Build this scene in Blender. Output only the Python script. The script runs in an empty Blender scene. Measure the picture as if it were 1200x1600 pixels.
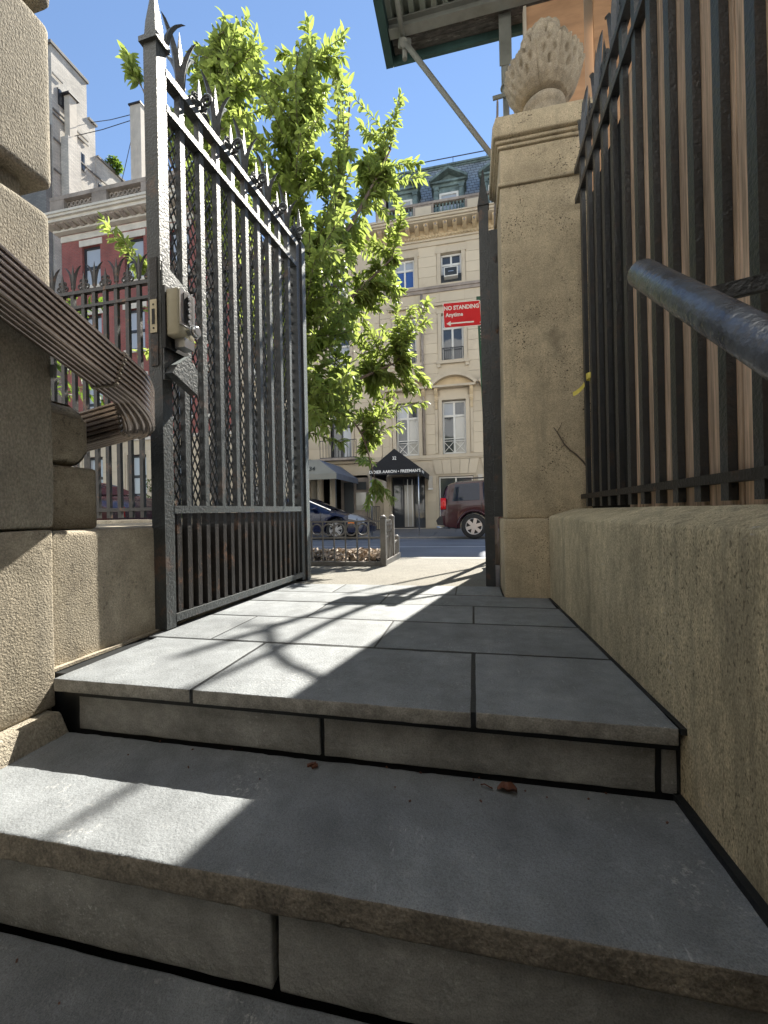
import bpy, bmesh, math, random
from mathutils import Vector, Matrix, noise as mnoise
random.seed(7)
PI = math.pi
C = bpy.context.scene.collection
scn = bpy.context.scene

# ------------------------------------------------------------------ camera
cam_d = bpy.data.cameras.new('camera'); cam = bpy.data.objects.new('camera', cam_d); C.objects.link(cam)
cam_d.sensor_fit = 'VERTICAL'; cam_d.sensor_height = 34.6; cam_d.lens = 645 / 1600 * 34.6
cam_d.clip_start = 0.02; cam_d.clip_end = 3000
_yaw, _pit, _rol = math.atan(140 / 645), math.radians(0.1), math.radians(1.15)
_f = Vector((-math.sin(_yaw) * math.cos(_pit), math.cos(_yaw) * math.cos(_pit), math.sin(_pit)))
_r = Vector((math.cos(_yaw), math.sin(_yaw), 0)); _u = _r.cross(_f)
_r2 = _r * math.cos(_rol) - _u * math.sin(_rol); _u2 = _r * math.sin(_rol) + _u * math.cos(_rol)
cam.matrix_world = Matrix(((_r2.x, _u2.x, -_f.x, 0), (_r2.y, _u2.y, -_f.y, 0), (_r2.z, _u2.z, -_f.z, 0.48), (0, 0, 0, 1)))
scn.camera = cam
# ------------------------------------------------------------------ sky, sun, exposure
SUN_EL, SUN_AZ = math.radians(48), math.radians(12.3)      # azimuth from +Y towards +X
w = bpy.data.worlds.new('World'); scn.world = w; w.use_nodes = True
nt = w.node_tree; nt.nodes.clear()
sky = nt.nodes.new('ShaderNodeTexSky'); sky.sky_type = 'NISHITA'; sky.sun_disc = False
sky.sun_elevation = SUN_EL; sky.sun_rotation = SUN_AZ; sky.altitude = 0; sky.air_density = 1.0; sky.dust_density = 0.0; sky.ozone_density = 2.0
bgn = nt.nodes.new('ShaderNodeBackground'); bgn.inputs['Strength'].default_value = 0.058
won = nt.nodes.new('ShaderNodeOutputWorld')
nt.links.new(sky.outputs[0], bgn.inputs['Color']); nt.links.new(bgn.outputs[0], won.inputs['Surface'])
sd = bpy.data.lights.new('sun', 'SUN'); sd.energy = 4.0; sd.angle = math.radians(0.4); sd.color = (1.0, 0.94, 0.83)
sun = bpy.data.objects.new('sun', sd); C.objects.link(sun); sun.location = (3, 12, 20)
SUN = Vector((math.sin(SUN_AZ) * math.cos(SUN_EL), math.cos(SUN_AZ) * math.cos(SUN_EL), math.sin(SUN_EL)))
sun.rotation_euler = (-SUN).to_track_quat('-Z', 'Y').to_euler()
scn.view_settings.view_transform = 'Standard'; scn.view_settings.look = 'None'; scn.view_settings.gamma = 1
scn.view_settings.use_curve_mapping = False; scn.view_settings.exposure = 1.9
scn.cycles.use_denoising = True; scn.cycles.max_bounces = 8; scn.cycles.diffuse_bounces = 5
scn.cycles.transparent_max_bounces = 6; scn.cycles.sample_clamp_indirect = 6

# ------------------------------------------------------------------ materials
def _lin(c): return tuple(c) + (1,)
def mat(name, base, rough=.7, var=.2, scale=3., bump=0., bscale=120., spec=.35, metal=0., speck=0., sscale=300.,
        stretch=(1, 1, 1), blot=None, blot_scale=2., blot_amt=.5, rust=None, rust_amt=.5, bdist=.004, coat=0., grain=.0, gscale=350., cloud=.0, cscale=22., pits=.0, pscale=140., pmask=3., scr=.0, objvar=.0, streak=.0, eff=.0):
    m = bpy.data.materials.new(name); m.use_nodes = True
    t = m.node_tree; N = t.nodes; L = t.links
    p = N['Principled BSDF']; p.inputs['Roughness'].default_value = rough; p.inputs['Metallic'].default_value = metal
    p.inputs['Specular IOR Level'].default_value = spec
    if coat: p.inputs['Coat Weight'].default_value = coat; p.inputs['Coat Roughness'].default_value = .04
    g = N.new('ShaderNodeNewGeometry'); mp = N.new('ShaderNodeMapping'); mp.inputs['Scale'].default_value = stretch
    L.new(g.outputs['Position'], mp.inputs['Vector']); V = mp.outputs[0]
    def ns(sc, det=5, ro=.6):
        n = N.new('ShaderNodeTexNoise'); n.inputs['Scale'].default_value = sc; n.inputs['Detail'].default_value = det
        n.inputs['Roughness'].default_value = ro; L.new(V, n.inputs['Vector']); return n.outputs['Fac']
    def mixc(fac, a, b):
        x = N.new('ShaderNodeMix'); x.data_type = 'RGBA'
        if hasattr(fac, 'links'): L.new(fac, x.inputs[0])
        else: x.inputs[0].default_value = fac
        for s, v in ((6, a), (7, b)):
            if hasattr(v, 'links'): L.new(v, x.inputs[s])
            else: x.inputs[s].default_value = v
        return x.outputs[2]
    def ramp(f, a, b):
        r = N.new('ShaderNodeMapRange'); r.inputs[1].default_value = a; r.inputs[2].default_value = b; L.new(f, r.inputs[0]); return r.outputs[0]
    c = mixc(ramp(ns(scale), .3, .7), _lin([x * (1 - var) for x in base]), _lin([min(1, x * (1 + var)) for x in base]))
    if speck:
        c2 = mixc(ramp(ns(sscale, 2, .5), .62, .72), c, _lin([x * (1 - speck) for x in base])); c = c2
        c = mixc(ramp(ns(sscale * .8, 2, .5), .66, .76), c, _lin([min(1, x * (1 + speck)) for x in base]))
    if blot:
        fa = N.new('ShaderNodeMath'); fa.operation = 'MULTIPLY'; fa.inputs[1].default_value = blot_amt
        L.new(ramp(ns(blot_scale, 8, .7), .55, .72), fa.inputs[0]); c = mixc(fa.outputs[0], c, _lin(blot))
    if objvar:
        oi = N.new('ShaderNodeObjectInfo'); c = mixc(oi.outputs['Random'], _mulc(N, L, c, 1 - objvar), _mulc(N, L, c, 1 + objvar))
    if cloud:
        c = mixc(ramp(ns(cscale, 6, .65), .32, .68), _mulc(N, L, c, 1 - cloud), _mulc(N, L, c, 1 + cloud))
    if grain:
        c = mixc(ramp(ns(gscale, 3, .6), .34, .66), _mulc(N, L, c, 1 - grain), _mulc(N, L, c, 1 + grain))
    if scr:                                   # pale scuffs
        sc_n = N.new('ShaderNodeMapping'); sc_n.inputs['Scale'].default_value = (60, 18, 60); sc_n.inputs['Rotation'].default_value = (.5, .3, .8); L.new(g.outputs['Position'], sc_n.inputs['Vector'])
        n2 = N.new('ShaderNodeTexNoise'); n2.inputs['Scale'].default_value = 1.6; n2.inputs['Detail'].default_value = 5; n2.inputs['Roughness'].default_value = .7; L.new(sc_n.outputs[0], n2.inputs['Vector'])
        f1 = N.new('ShaderNodeMath'); f1.operation = 'MULTIPLY'; L.new(ramp(n2.outputs['Fac'], .60, .70), f1.inputs[0]); L.new(ramp(ns(4.5, 4, .6), .52, .62), f1.inputs[1])
        f2 = N.new('ShaderNodeMath'); f2.operation = 'MULTIPLY'; L.new(f1.outputs[0], f2.inputs[0]); f2.inputs[1].default_value = scr
        c = mixc(f2.outputs[0], c, _lin([min(1, x * .4 + .42) for x in base]))
    if streak:                                # rain streaks running down the face
        m3 = N.new('ShaderNodeMapping'); m3.inputs['Scale'].default_value = (9, 9, .7); L.new(g.outputs['Position'], m3.inputs['Vector'])
        n3 = N.new('ShaderNodeTexNoise'); n3.inputs['Scale'].default_value = 1.7; n3.inputs['Detail'].default_value = 7; n3.inputs['Roughness'].default_value = .68; L.new(m3.outputs[0], n3.inputs['Vector'])
        f1 = N.new('ShaderNodeMath'); f1.operation = 'MULTIPLY'; L.new(ramp(n3.outputs['Fac'], .48, .68), f1.inputs[0]); L.new(ramp(ns(1.3, 3, .6), .35, .6), f1.inputs[1])
        f2 = N.new('ShaderNodeMath'); f2.operation = 'MULTIPLY'; L.new(f1.outputs[0], f2.inputs[0]); f2.inputs[1].default_value = streak
        c = mixc(f2.outputs[0], c, _lin([x * k for x, k in zip(base, (.42, .44, .48))]))
    if eff:                                   # clustered pale efflorescence specks
        f1 = N.new('ShaderNodeMath'); f1.operation = 'MULTIPLY'; L.new(ramp(ns(85, 4, .7), .56, .66), f1.inputs[0]); L.new(ramp(ns(3.2, 4, .6), .53, .66), f1.inputs[1])
        f2 = N.new('ShaderNodeMath'); f2.operation = 'MULTIPLY'; L.new(f1.outputs[0], f2.inputs[0]); f2.inputs[1].default_value = eff
        c = mixc(f2.outputs[0], c, _lin((.5, .5, .48)))
    hp_ = None
    if pits:                                  # clustered dark pits
        f1 = N.new('ShaderNodeMath'); f1.operation = 'MULTIPLY'; L.new(ramp(ns(pscale, 2, .5), .60, .66), f1.inputs[0]); L.new(ramp(ns(pmask, 5, .65), .47, .6), f1.inputs[1])
        f2 = N.new('ShaderNodeMath'); f2.operation = 'MULTIPLY'; L.new(f1.outputs[0], f2.inputs[0]); f2.inputs[1].default_value = pits
        c = mixc(f2.outputs[0], c, _lin([x * .12 for x in base]))
    if rust:
        fa = N.new('ShaderNodeMath'); fa.operation = 'MULTIPLY'; fa.inputs[1].default_value = rust_amt
        L.new(ramp(ns(9, 9, .75), .56, .66), fa.inputs[0]); c = mixc(fa.outputs[0], c, _lin(rust))
    L.new(c, p.inputs['Base Color'])
    if bump:
        b = N.new('ShaderNodeBump'); b.inputs['Strength'].default_value = bump; b.inputs['Distance'].default_value = bdist
        L.new(ns(bscale, 4, .55), b.inputs['Height']); L.new(b.outputs[0], p.inputs['Normal'])
    return m
def _mulc(N, L, c, k):
    x = N.new('ShaderNodeMix'); x.data_type = 'RGBA'; x.blend_type = 'MULTIPLY'; x.inputs[0].default_value = 1
    L.new(c, x.inputs[6]); x.inputs[7].default_value = (k, k, k, 1); return x.outputs[2]
def brick_mat(name, c1, c2, cm, bw, bh, mortar, rough=.8, axis='xz', bump=.4, var=.0):
    m = bpy.data.materials.new(name); m.use_nodes = True
    t = m.node_tree; N = t.nodes; L = t.links; p = N['Principled BSDF']; p.inputs['Roughness'].default_value = rough
    g = N.new('ShaderNodeNewGeometry'); s = N.new('ShaderNodeSeparateXYZ'); cb = N.new('ShaderNodeCombineXYZ')
    L.new(g.outputs['Position'], s.inputs[0])
    ad = N.new('ShaderNodeMath'); ad.operation = 'ADD'; L.new(s.outputs['X'], ad.inputs[0]); L.new(s.outputs['Y'], ad.inputs[1])
    L.new(ad.outputs[0], cb.inputs[0]); L.new(s.outputs['Z'], cb.inputs[1])
    b = N.new('ShaderNodeTexBrick'); b.inputs['Scale'].default_value = 1; b.inputs['Brick Width'].default_value = bw; b.inputs['Row Height'].default_value = bh
    b.inputs['Mortar Size'].default_value = mortar; b.inputs['Color1'].default_value = _lin(c1); b.inputs['Color2'].default_value = _lin(c2); b.inputs['Mortar'].default_value = _lin(cm)
    L.new(cb.outputs[0], b.inputs['Vector'])
    n = N.new('ShaderNodeTexNoise'); n.inputs['Scale'].default_value = .8; n.inputs['Detail'].default_value = 8
    L.new(g.outputs['Position'], n.inputs['Vector'])
    hs = N.new('ShaderNodeHueSaturation'); L.new(b.outputs['Color'], hs.inputs['Color'])
    mr = N.new('ShaderNodeMapRange'); mr.inputs[1].default_value = .3; mr.inputs[2].default_value = .7; mr.inputs[3].default_value = .75; mr.inputs[4].default_value = 1.2
    L.new(n.outputs['Fac'], mr.inputs[0]); L.new(mr.outputs[0], hs.inputs['Value']); L.new(hs.outputs[0], p.inputs['Base Color'])
    bp = N.new('ShaderNodeBump'); bp.inputs['Strength'].default_value = bump; bp.inputs['Distance'].default_value = .01; bp.invert = True
    L.new(b.outputs['Fac'], bp.inputs['Height']); L.new(bp.outputs[0], p.inputs['Normal'])
    return m
M = {}
M['slate'] = mat('bluestone', (.180, .194, .205), .62, .2, 2.6, .9, 150, speck=.3, sscale=420, blot=(.34, .36, .37), blot_scale=5, blot_amt=.35, bdist=.003, grain=.28, gscale=420, cloud=.18, cscale=11, scr=.5, objvar=.1, eff=.7)
M['slate_riser'] = mat('bluestone_riser', (.25, .25, .235), .7, .22, 5, .8, 60, speck=.25, blot=(.42, .42, .4), blot_scale=9, blot_amt=.4, grain=.22, gscale=300, cloud=.22, cscale=14, scr=.8, bdist=.005, objvar=.12, eff=.75)
M['slate_edge'] = mat('bluestone_split_edge', (.17, .15, .12), .8, .35, 9, 1., 70, grain=.3, gscale=200, cloud=.3, cscale=30, speck=.3, blot=(.25, .22, .17), blot_scale=14, bdist=.006)
M['slate_lip'] = mat('bluestone_sawn_lip', (.25, .24, .215), .75, .25, 6, .7, 90, grain=.25, gscale=260, cloud=.25, cscale=24, bdist=.003)
M['mortar'] = mat('black_joint_sealant', (.012, .014, .016), .55, .2, 20, .3, 80)
M['sand'] = mat('tan_sandstone', (.33, .265, .17), .9, .18, 2.2, .55, 220, speck=.25, sscale=160, blot=(.17, .14, .09), blot_scale=1.6, blot_amt=.65, bdist=.004)
M['pier'] = mat('weathered_pier_stone', (.50, .42, .29), .9, .25, 1.8, .6, 240, blot=(.17, .145, .105), blot_scale=1.7, blot_amt=.75, bdist=.004, grain=.28, gscale=260, cloud=.12, cscale=14, pits=1., pscale=110, pmask=4.5, streak=.6)
M['finial'] = mat('weathered_carved_stone', (.36, .31, .235), .9, .25, 5, .4, 160, blot=(.12, .105, .085), blot_scale=9, blot_amt=.75, grain=.25, gscale=200, cloud=.2, cscale=30)  # noise blots give weathering and dark recesses
M['wallR'] = mat('streaked_stucco', (.52, .45, .30), .9, .25, 2.2, .8, 260, stretch=(1, 1, .5), blot=(.17, .145, .1), blot_scale=2.0, blot_amt=.7, bdist=.003, grain=.38, gscale=330, cloud=.2, cscale=30, scr=1., pits=.7, pscale=160, pmask=3, streak=.75)
M['stucco'] = mat('tooled_stone_stucco', (.35, .315, .25), .9, .16, 2.0, 1., 190, speck=.2, sscale=200, grain=.25, gscale=170, cloud=.12, cscale=25, stretch=(1, 1, .6), streak=.45, blot=(.2, .165, .11), blot_scale=1.8, blot_amt=.4, bdist=.012)
M['block'] = mat('smooth_tan_block', (.37, .325, .25), .9, .15, 2.5, .9, 170, grain=.25, gscale=220, cloud=.15, cscale=16, pits=.4, pscale=60, streak=.6, speck=.25, sscale=200, blot=(.2, .165, .11), blot_scale=3, bdist=.005)
M['iron'] = mat('black_painted_iron', (.024, .027, .028), .5, .35, 14, 1., 95, spec=.7, rust=(.12, .06, .035), rust_amt=.6, bdist=.004)
M['iron_dark'] = mat('matt_black_iron', (.020, .023, .0255), .42, .3, 14, .9, 90, spec=.9, rust=(.07, .04, .025), rust_amt=.5, bdist=.004)
_p = M['iron'].node_tree.nodes['Principled BSDF']; _p.inputs['Sheen Weight'].default_value = .35; _p.inputs['Sheen Roughness'].default_value = .35; _p.inputs['Sheen Tint'].default_value = (.8, .92, .95, 1)
M['iron_rusty'] = mat('rusty_black_iron', (.020, .017, .015), .55, .4, 14, .9, 110, spec=.5, rust=(.14, .065, .03), rust_amt=.85, bdist=.004)
M['pipe_iron'] = mat('hammered_pipe_paint', (.085, .10, .125), .26, .3, 20, .5, 80, spec=1.0, cloud=.3, cscale=30, rust=(.02, .016, .014), rust_amt=.5, bdist=.005)
M['copper'] = mat('brown_ribbed_metal', (.34, .29, .265), .26, .25, 6, .25, 60, metal=.85, blot=(.15, .10, .08), blot_scale=11, blot_amt=.4)
M['weld'] = mat('solder_seam', (.2, .17, .13), .6, .3, 40, .8, 150)
M['wood'] = mat('weathered_board', (.55, .40, .275), .8, .35, 5, .9, 30, stretch=(14, 14, .55), grain=.3, gscale=9, cloud=.25, cscale=4, objvar=.2, blot=(.14, .085, .05), blot_scale=9, blot_amt=.6)
M['ply'] = mat('orange_plywood', (.52, .31, .18), .65, .22, 2.2, .2, 60, stretch=(1.2, 1, 5), blot=(.36, .19, .1), blot_scale=2.5, blot_amt=.5)
M['dark'] = mat('unlit_black', (.012, .011, .010), .8, .3, 5, .4, 60)  # near-black stands in for unlit depth behind bars and windows
M['limestone'] = mat('beige_limestone', (.49, .415, .305), .85, .1, .6, .15, 40, blot=(.27, .215, .16), blot_scale=.9, blot_amt=.5)
M['limeblock'] = mat('limestone_ashlar', (.52, .44, .32), .85, .10, .35, .15, 40, blot=(.30, .235, .17), blot_scale=.8, blot_amt=.4, objvar=.07)
M['limeyellow'] = mat('ochre_carved_stone', (.50, .39, .24), .85, .15, 1.2, .4, 30, blot=(.3, .21, .12), blot_scale=2, blot_amt=.5)
M['sootstone'] = mat('sooty_cornice_stone', (.28, .235, .195), .9, .35, 1.4, .4, 30, blot=(.1, .085, .075), blot_scale=1.5, blot_amt=.7)
M['copperg'] = mat('verdigris_copper', (.125, .165, .155), .6, .4, 2.4, .2, 30, blot=(.03, .042, .045), blot_scale=1.6, blot_amt=.9, cloud=.3, cscale=5)
M['slateroof'] = brick_mat('slate_roof', (.17, .20, .235), (.24, .275, .31), (.04, .05, .06), .24, .135, .012, .55)
M['redbrick'] = brick_mat('red_brick', (.29, .075, .058), (.235, .06, .048), (.21, .13, .11), .21, .072, .008)
M['whitebrick'] = brick_mat('white_brick', (.55, .51, .44), (.44, .41, .36), (.33, .31, .28), .3, .1, .01)
M['greyshade'] = brick_mat('grey_trim_and_shade', (.22, .21, .195), (.18, .175, .16), (.13, .13, .12), .3, .1, .01)  # trim colour, also paints shade on the tower's street-side face
M['brownstone'] = mat('dark_brownstone', (.17, .14, .12), .85, .2, 1.5, .3, 40)
M['bouncefront'] = mat('white_bounce_front', (.68, .70, .72), .8, .05, 1.5, .1, 30)  # pale colour of the added front that bounces sunlight
M['whitestone'] = mat('pale_trim_stone', (.55, .5, .42), .8, .15, 1.5, .1, 30)
M['whitepaint'] = mat('white_window_paint', (.62, .6, .54), .5, .06, 3)
M['blackpaint'] = mat('black_window_paint', (.03, .03, .032), .4, .1, 3)
M['concrete'] = mat('sidewalk_concrete', (.17, .162, .14), .85, .10, 1.2, .6, 120, grain=.4, gscale=110, cloud=.1, cscale=9, speck=.35, sscale=130, blot=(.16, .15, .13), blot_scale=1.5, blot_amt=.4)
M['farwalk'] = mat('far_sidewalk_concrete', (.20, .19, .18), .85, .12, .7, .2, 60, objvar=.1, speck=.2, blot=(.14, .135, .13), blot_scale=.9)
M['asphalt'] = mat('asphalt', (.135, .15, .175), .75, .16, .9, .5, 90, speck=.4, sscale=60, blot=(.08, .09, .105), blot_scale=.7, blot_amt=.6)
M['kerb'] = mat('granite_kerb', (.25, .24, .22), .8, .2, 3, .3, 90, speck=.3)
M['roadpaint'] = mat('worn_white_road_paint', (.5, .5, .5), .7, .15, 2.5, 0, blot=(.2, .2, .2), blot_scale=4, blot_amt=.7)
M['canvas_black'] = mat('black_canvas', (.012, .013, .016), .75, .2, 3, .3, 50)
M['canvas_grey'] = mat('grey_green_canvas', (.20, .20, .175), .8, .1, 2, .2, 50)
M['canvas_blue'] = mat('blue_grey_canvas', (.15, .17, .21), .8, .1, 2, .2, 50)
M['letter'] = mat('white_lettering', (.75, .75, .72), .6, 0, 3)
M['letter_dark'] = mat('dark_lettering', (.03, .035, .03), .6, 0, 3)
M['signred'] = mat('sign_red', (.55, .012, .02), .4, .05, 3)
M['signgreen'] = mat('green_sign_post', (.03, .1, .065), .5, .15, 6)
M['galv'] = mat('grey_green_scaffold_paint', (.20, .21, .19), .5, .25, 5, .3, 60, blot=(.1, .08, .06), blot_scale=5, blot_amt=.5)
M['shedgreen'] = mat('dark_green_fascia', (.035, .075, .07), .6, .3, 4, .2, 40)
M['shedplank'] = mat('peeling_deck_plank', (.07, .066, .06), .8, .5, 5, .5, 40, stretch=(3, 10, 1), blot=(.3, .3, .27), blot_scale=6, blot_amt=.6)
M['corrug'] = mat('corrugated_deck', (.21, .24, .21), .5, .25, 3, .2, 40, blot=(.22, .14, .09), blot_scale=3, blot_amt=.5)
M['bark'] = mat('tree_bark', (.12, .095, .075), .9, .35, 9, .8, 60, stretch=(1, 1, .4))
M['cream'] = mat('cream_lock_case', (.33, .30, .215), .5, .15, 10, .2, 60, blot=(.22, .18, .1), blot_scale=22, blot_amt=.4)
M['silver'] = mat('satin_silver', (.55, .56, .57), .28, .05, 10, metal=.9)
M['brass'] = mat('dull_brass', (.45, .40, .29), .42, .2, 20, metal=.5)
M['tape'] = mat('yellow_tape', (.62, .52, .10), .45, .15, 20)
M['deadleaf'] = mat('dry_brown_leaf', (.10, .04, .024), .6, .4, 60, .5, 120)
M['litter'] = mat('leaf_litter', (.40, .33, .26), .8, .5, 14, 0, blot=(.12, .06, .035), blot_scale=16, blot_amt=.8)
M['soil'] = mat('dark_soil', (.07, .05, .035), .95, .4, 8, .8, 60)
M['navy'] = mat('navy_car_paint', (.006, .010, .034), .25, .05, 1, spec=.35, coat=.45)
M['maroon'] = mat('maroon_car_paint', (.030, .006, .010), .25, .05, 1, spec=.3, coat=.4)
M['tyre'] = mat('tyre_rubber', (.018, .018, .018), .8, .1, 20, .3, 60)
M['alloy'] = mat('alloy_wheel', (.5, .5, .5), .3, .03, 5, metal=.7)
M['trim'] = mat('black_plastic_trim', (.02, .02, .022), .5, .1, 10)
M['chrome'] = mat('chrome', (.6, .6, .6), .12, 0, 5, metal=1.)
M['redlamp'] = mat('red_lamp_lens', (.5, .012, .012), .15, .1, 20)
M['headlamp'] = mat('clear_lamp_lens', (.26, .28, .31), .08, .1, 30, spec=.8)
M['amber'] = mat('amber_lamp_lens', (.6, .16, .02), .2, .1, 20)
M['acgrey'] = mat('air_conditioner_grille', (.03, .035, .038), .5, .2, 40)
M['curtain'] = mat('cream_curtain', (.5, .47, .4), .8, .1, 4)
M['rubber'] = mat('black_rubber', (.015, .015, .015), .6, .1, 9)
def glass(name, base, rough=.03, spec=.6):
    m = bpy.data.materials.new(name); m.use_nodes = True; p = m.node_tree.nodes['Principled BSDF']
    p.inputs['Base Color'].default_value = _lin(base); p.inputs['Roughness'].default_value = rough
    p.inputs['Specular IOR Level'].default_value = spec; p.inputs['IOR'].default_value = 1.6
    N = m.node_tree.nodes; L = m.node_tree.links
    n = N.new('ShaderNodeTexNoise'); n.inputs['Scale'].default_value = 1.3; g = N.new('ShaderNodeNewGeometry'); L.new(g.outputs['Position'], n.inputs['Vector'])
    b = N.new('ShaderNodeBump'); b.inputs['Strength'].default_value = .08; b.inputs['Distance'].default_value = .05
    L.new(n.outputs['Fac'], b.inputs['Height']); L.new(b.outputs[0], p.inputs['Normal'])
    return m
M['glass'] = glass('window_glass', (.045, .05, .055)); M['glass_blind'] = glass('glass_over_pale_blind', (.34, .36, .38), .08)
M['glass_blue'] = glass('glass_over_blue_shade', (.04, .09, .26), .1); M['glass_curtain'] = glass('glass_over_curtain', (.40, .38, .33), .08)
M['carglass'] = glass('car_glass', (.012, .016, .03), .03, .22)
def leaf_mat(name, base, trans):
    m = bpy.data.materials.new(name); m.use_nodes = True; t = m.node_tree; N = t.nodes; L = t.links
    p = N['Principled BSDF']; p.inputs['Roughness'].default_value = .5; p.inputs['Specular IOR Level'].default_value = .35
    tr = N.new('ShaderNodeBsdfTranslucent'); mx = N.new('ShaderNodeMixShader'); mx.inputs[0].default_value = .56
    g = N.new('ShaderNodeNewGeometry')
    n = N.new('ShaderNodeTexNoise'); n.inputs['Scale'].default_value = 9; L.new(g.outputs['Position'], n.inputs['Vector'])
    for col, sock in ((base, p.inputs['Base Color']), (trans, tr.inputs['Color'])):
        x = N.new('ShaderNodeMix'); x.data_type = 'RGBA'; L.new(n.outputs['Fac'], x.inputs[0])
        x.inputs[6].default_value = _lin([c * .6 for c in col]); x.inputs[7].default_value = _lin([min(1, c * 1.35) for c in col]); L.new(x.outputs[2], sock)
    L.new(p.outputs[0], mx.inputs[1]); L.new(tr.outputs[0], mx.inputs[2]); L.new(mx.outputs[0], N['Material Output'].inputs['Surface'])
    return m
M['leaf'] = leaf_mat('cherry_leaf', (.11, .135, .04), (.38, .47, .11))
M['leaf_far'] = leaf_mat('far_foliage', (.05, .085, .022), (.15, .24, .03))

# ------------------------------------------------------------------ mesh helpers
class MB:
    def __init__(s): s.v = []; s.f = []; s.sm = []
    def add(s, vs, fs, smooth=False):
        o = len(s.v); s.v += [tuple(v) for v in vs]; s.f += [tuple(i + o for i in f) for f in fs]; s.sm += [smooth] * len(fs); return s
    def box(s, x0, x1, y0, y1, z0, z1):
        return s.add([(x0, y0, z0), (x1, y0, z0), (x1, y1, z0), (x0, y1, z0), (x0, y0, z1), (x1, y0, z1), (x1, y1, z1), (x0, y1, z1)],
                     [(0, 3, 2, 1), (4, 5, 6, 7), (0, 1, 5, 4), (1, 2, 6, 5), (2, 3, 7, 6), (3, 0, 4, 7)])
    def bar(s, a, b, w, h, up=(0, 0, 1)):          # square bar from a to b, w across, h along 'up'
        a = Vector(a); b = Vector(b); d = (b - a).normalized(); up = Vector(up)
        if abs(d.dot(up)) > .98: up = Vector((0, 1, 0))
        sd_ = d.cross(up).normalized() * (w / 2); u_ = sd_.cross(d).normalized() * (h / 2)
        vs = [p + i * sd_ + j * u_ for p in (a, b) for i, j in ((-1, -1), (1, -1), (1, 1), (-1, 1))]
        return s.add(vs, [(0, 3, 2, 1), (4, 5, 6, 7), (0, 1, 5, 4), (1, 2, 6, 5), (2, 3, 7, 6), (3, 0, 4, 7)])
    def tube(s, pts, r, n=10, cap=True, closed=False):
        pts = [Vector(p) for p in pts]; rs = r if isinstance(r, (list, tuple)) else [r] * len(pts)
        vs = []; prev = None
        for i, p in enumerate(pts):
            if closed: d = (pts[(i + 1) % len(pts)] - pts[i - 1]).normalized()
            else: d = (pts[min(i + 1, len(pts) - 1)] - pts[max(i - 1, 0)]).normalized()
            if prev is None:
                q = Vector((0, 0, 1)) if abs(d.z) < .9 else Vector((1, 0, 0)); n1 = d.cross(q).normalized()
            else: n1 = (prev - d * prev.dot(d)).normalized()
            prev = n1; n2 = d.cross(n1)
            vs += [p + (n1 * math.cos(2 * PI * k / n) + n2 * math.sin(2 * PI * k / n)) * rs[i] for k in range(n)]
        fs = []; m = len(pts)
        for i in range(m if closed else m - 1):
            j = (i + 1) % m
            fs += [(i * n + k, i * n + (k + 1) % n, j * n + (k + 1) % n, j * n + k) for k in range(n)]
        s.add(vs, fs, True)
        if cap and not closed:
            o = len(s.v) - len(vs)
            s.f += [tuple(o + k for k in range(n))[::-1], tuple(o + (m - 1) * n + k for k in range(n))]; s.sm += [False, False]
        return s
    def lathe(s, c, prof, n=20, smooth=True):     # prof: (r, z) bottom to top about the vertical through c
        vs = [(c[0] + r * math.cos(2 * PI * k / n), c[1] + r * math.sin(2 * PI * k / n), c[2] + z) for r, z in prof for k in range(n)]
        fs = [(i * n + k, i * n + (k + 1) % n, (i + 1) * n + (k + 1) % n, (i + 1) * n + k) for i in range(len(prof) - 1) for k in range(n)]
        s.add(vs, fs, smooth); o = len(s.v) - len(vs)
        s.f += [tuple(o + k for k in range(n))[::-1], tuple(o + (len(prof) - 1) * n + k for k in range(n))]; s.sm += [False, False]; return s
    def prism(s, poly, p0, ax, ay, ext):          # polygon in plane (ax, ay) at p0, extruded by ext
        p0 = Vector(p0); ax = Vector(ax); ay = Vector(ay); ext = Vector(ext); n = len(poly)
        vs = [p0 + ax * a + ay * b for a, b in poly] + [p0 + ax * a + ay * b + ext for a, b in poly]
        return s.add(vs, [tuple(range(n))[::-1], tuple(range(n, 2 * n))] + [(i, (i + 1) % n, n + (i + 1) % n, n + i) for i in range(n)])
    def loft(s, rings, smooth=True, cap=True):
        n = len(rings[0]); vs = [p for r in rings for p in r]
        fs = [(i * n + k, i * n + (k + 1) % n, (i + 1) * n + (k + 1) % n, (i + 1) * n + k) for i in range(len(rings) - 1) for k in range(n)]
        s.add(vs, fs, smooth)
        if cap:
            o = len(s.v) - len(vs); s.f += [tuple(o + k for k in range(n))[::-1], tuple(o + (len(rings) - 1) * n + k for k in range(n))]; s.sm += [False, False]
        return s
    def mesh(s, name, fix=True):
        me = bpy.data.meshes.new(name); me.from_pydata(s.v, [], s.f); me.polygons.foreach_set('use_smooth', s.sm); 
        if fix:
            b = bmesh.new(); b.from_mesh(me); bmesh.ops.recalc_face_normals(b, faces=b.faces); b.to_mesh(me); b.free()
        me.update(); return me
    def build(s, name, m, parent=None, **kw):
        return link(name, s.mesh(name), m, parent, **kw)
def link(name, me, m, parent=None, loc=None, rot=None, scale=None, label=None, cat=None, group=None, kind=None):
    o = bpy.data.objects.new(name, me); C.objects.link(o)
    if m is not None and me is not None:
        if not me.materials: me.materials.append(m)
    if parent is not None: o.parent = parent
    if loc is not None: o.location = loc
    if rot is not None: o.rotation_euler = rot
    if scale is not None: o.scale = scale
    tag(o, label, cat, group, kind); return o
def tag(o, label=None, cat=None, group=None, kind=None):
    if label: o['label'] = label
    if cat: o['category'] = cat
    if group: o['group'] = group
    if kind: o['kind'] = kind
    return o
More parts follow.
